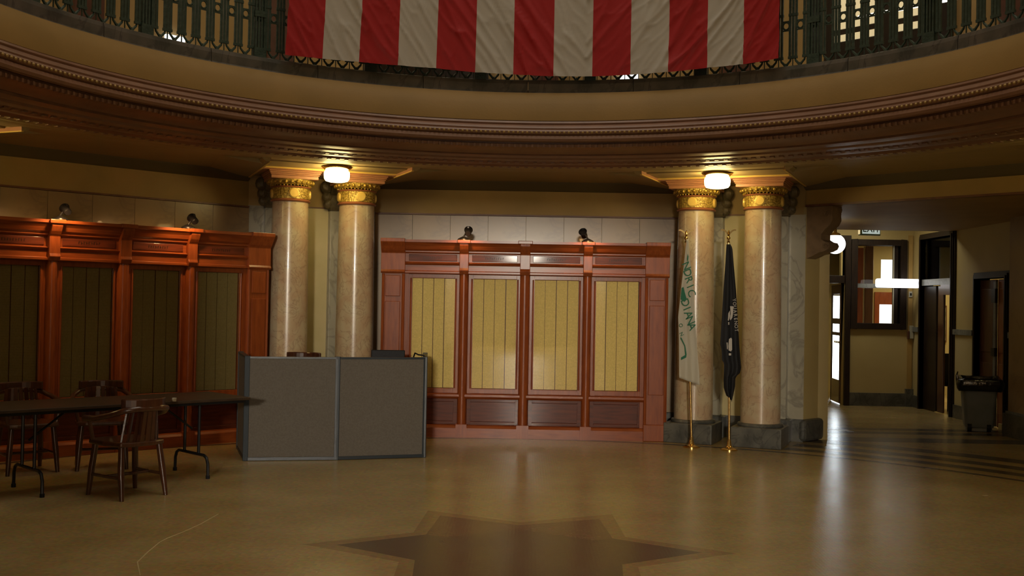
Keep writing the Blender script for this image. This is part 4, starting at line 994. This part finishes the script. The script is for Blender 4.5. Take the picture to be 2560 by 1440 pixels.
blob([(2.312, 1.26), (2.335, 1.275), (2.345, 1.26), (2.348, 1.14), (2.335, 1.12), (2.310, 1.13), (2.305, 1.18)], 'emblem_wreath')
blob([(2.285, 1.22), (2.297, 1.22), (2.300, 1.14), (2.290, 1.15)], 'emblem_wreath')
blob([(2.312, 1.10), (2.338, 1.10), (2.338, 1.075), (2.312, 1.075)], 'emblem_mark')

# ---- bin with black liner
bn = thing('waste_bin', 'blue grey wheeled plastic bin with a black liner folded over the rim', 'bin', (6.22, 14.68, 0), RD(-18))
def rrect(hx, hy, r, z, n=5):
    P = []
    for cx, cy, a0 in ((hx-r, hy-r, 0), (-hx+r, hy-r, 90), (-hx+r, -hy+r, 180), (hx-r, -hy+r, 270)):
        P += [(cx + r*cos(RD(a0+90*i/n)), cy + r*sin(RD(a0+90*i/n)), z) for i in range(n+1)]
    return P
def loft(rings):
    n = len(rings[0]); vs = [p for r in rings for p in r]; fs = [tuple(range(n))[::-1], tuple(range((len(rings)-1)*n, len(rings)*n))]
    for k in range(len(rings)-1): fs += [(k*n+i, k*n+(i+1) % n, (k+1)*n+(i+1) % n, (k+1)*n+i) for i in range(n)]
    return MB().add(vs, fs)
loft([rrect(0.175, 0.20, 0.05, 0.06), rrect(0.185, 0.21, 0.05, 0.10), rrect(0.225, 0.25, 0.05, 0.66)]).build('body', 'can', bn, smooth=True)
rg = []
for z, e in ((0.56, 0.028), (0.60, 0.045), (0.66, 0.055), (0.71, 0.045), (0.73, 0.02), (0.725, -0.02), (0.60, -0.04)):
    rg.append([(x*(1+0.05*sin(7*atan2(y, x)+z*20)), y*(1+0.05*sin(5*atan2(y, x))), zz + 0.018*sin(3*atan2(y, x))) for x, y, zz in rrect(0.235+e, 0.26+e, 0.07, z, 8)])
n = len(rg[0]); MB().add([p for r in rg for p in r], [(k*n+i, k*n+(i+1) % n, (k+1)*n+(i+1) % n, (k+1)*n+i) for k in range(6) for i in range(n)] + [tuple(range(6*n, 7*n))]).build('liner', 'bag', bn, smooth=True)
b = MB()
for y in (-0.10, -0.04): b.tube([(-0.27, y, 0.68), (-0.285, y-0.01, 0.75), (-0.27, y, 0.80)], [0.014, 0.012, 0.004], 6)
b.build('liner_knot', 'bag', bn, smooth=True)
for x in (-0.12, 0.12):
    b = MB(); T_ = Matrix.Translation((x-0.03, -0.17, 0.062)) @ Matrix.Rotation(pi/2, 4, 'Y')
    b.lathe([(0.001, 0), (0.06, 0), (0.06, 0.05), (0.001, 0.05)], 20, T=T_)
    b.build('wheel', 'blackplastic', bn, smooth=True)
MB().box(-0.16, 0.16, -0.17, 0.19, 0.0, 0.06).build('foot', 'can', bn, bevel=0.01)

# ---- globe lamp, signs, switches in the vestibule
gl = thing('globe_lamp', 'round glowing white globe lamp half hidden by the carved bracket', 'lamp', (4.335, 15.0, 2.86))
MB().lathe([(0.001, 0), (0.07, 0), (0.06, -0.03), (0.02, -0.05), (0.02, -0.16), (0.065, -0.18), (0.075, -0.21), (0.001, -0.21)], 24).build('fitter', 'brass', gl, smooth=True)
MB().ball((0, 0, -0.325), 0.14, 28, 16).build('globe', 'globe', gl, smooth=True)
ex = thing('exit_sign', 'small green and white exit sign hanging under the vestibule ceiling', 'sign', (5.40, 16.82, 2.905), RD(12))
MB().box(-0.185, 0.165, -0.03, 0.03, -0.115, 0.115).build('sign_box', 'exitframe', ex, bevel=0.004)
MB().box(-0.150, 0.150, -0.034, -0.030, -0.09, 0.09).build('sign_face', 'exitface', ex)
textmesh('EXIT', 0.17, 'lettering', 'exitgreen', ex, Matrix.Translation((0, -0.037, -0.005)) @ Matrix.Rotation(pi/2, 4, 'X') @ Matrix.Diagonal((0.85, 1.15, 1, 1)))
MB().box(-0.188, -0.184, -0.028, 0.028, -0.10, 0.10).build('side_glow', 'galleryglass', ex)
MB().tube([(0, 0, 0.115), (0, 0, 0.39)], 0.012, 8).build('stem', 'blackmetal', ex)
sg = thing('lit_sign', 'long glowing white office sign projecting from the dark door frame', 'sign', (6.20, 17.86, 2.075))
b = loft([[(x, y, z) for x, z, y in [(p[0], p[1], yy) for p in rrect(0.355, 0.075, 0.035, 0)]] for yy in (-0.04, 0.04)])
b.build('light_box', 'signglow', sg, smooth=False)
for ch_, x in (('A', -0.31), ('M', -0.22), ('V', -0.13), ('M', 0.31)):
    textmesh(ch_, 0.075, 'worn_lettering', 'signink', sg, Matrix.Translation((x, -0.041, 0.005)) @ Matrix.Rotation(pi/2, 4, 'X'), extrude=0.0008)
MB().box(0.345, 0.372, -0.02, 0.02, -0.05, 0.05).build('wall_bracket', 'blackmetal', sg)
ts = thing('thermostat', 'small pale wall control between the window and the tall dark door frame', 'switch', (6.525, YW-0.035, 1.90))
MB().box(-0.03, 0.03, -0.015, 0.0, -0.05, 0.05).build('cover', 'switch', ts, bevel=0.004); MB().box(-0.012, 0.012, -0.022, -0.015, -0.02, 0.02).build('dial', 'blackplastic', ts)
ts = thing('wall_phone', 'grey wall box with a brown handset beside the vestibule window', 'phone', (6.53, YW-0.035, 1.25))
MB().box(-0.02, 0.045, -0.04, 0.0, -0.10, 0.12).build('cover', 'switch', ts, bevel=0.006); MB().box(-0.06, -0.025, -0.05, 0.0, -0.11, 0.03).build('handset', 'browndoor', ts, bevel=0.01)
pc = thing('framed_picture', 'framed green picture on the office wall seen through the tall doorway', 'picture', (8.12, 20.98, 1.38))
MB().box(-0.12, 0.12, -0.02, 0.0, -0.36, 0.36).build('frame', 'browndoor', pc, bevel=0.004); MB().box(-0.095, 0.095, -0.024, -0.02, -0.32, 0.32).build('print', 'picture', pc)
wb = thing('office_chair', 'dark high backed chair standing just inside the tall doorway', 'chair', (7.02, 17.70, 0), RD(25))
MB().prism([(-0.24, -0.22), (0.24, -0.22), (0.24, 0.2), (-0.24, 0.2)], 0.40, 0.48).build('seat', 'blackplastic', wb, bevel=0.03)
loft([rrect(0.24, 0.04, 0.03, 0.48), rrect(0.25, 0.05, 0.03, 0.70), rrect(0.22, 0.045, 0.03, 0.88), rrect(0.14, 0.03, 0.02, 0.93)]).build('backrest', 'blackplastic', wb, smooth=True)
for x in (-0.2, 0.2):
    for y in (-0.18, 0.16): MB().box(x-0.02, x+0.02, y-0.02, y+0.02, 0, 0.40).build('leg', 'blackplastic', wb)
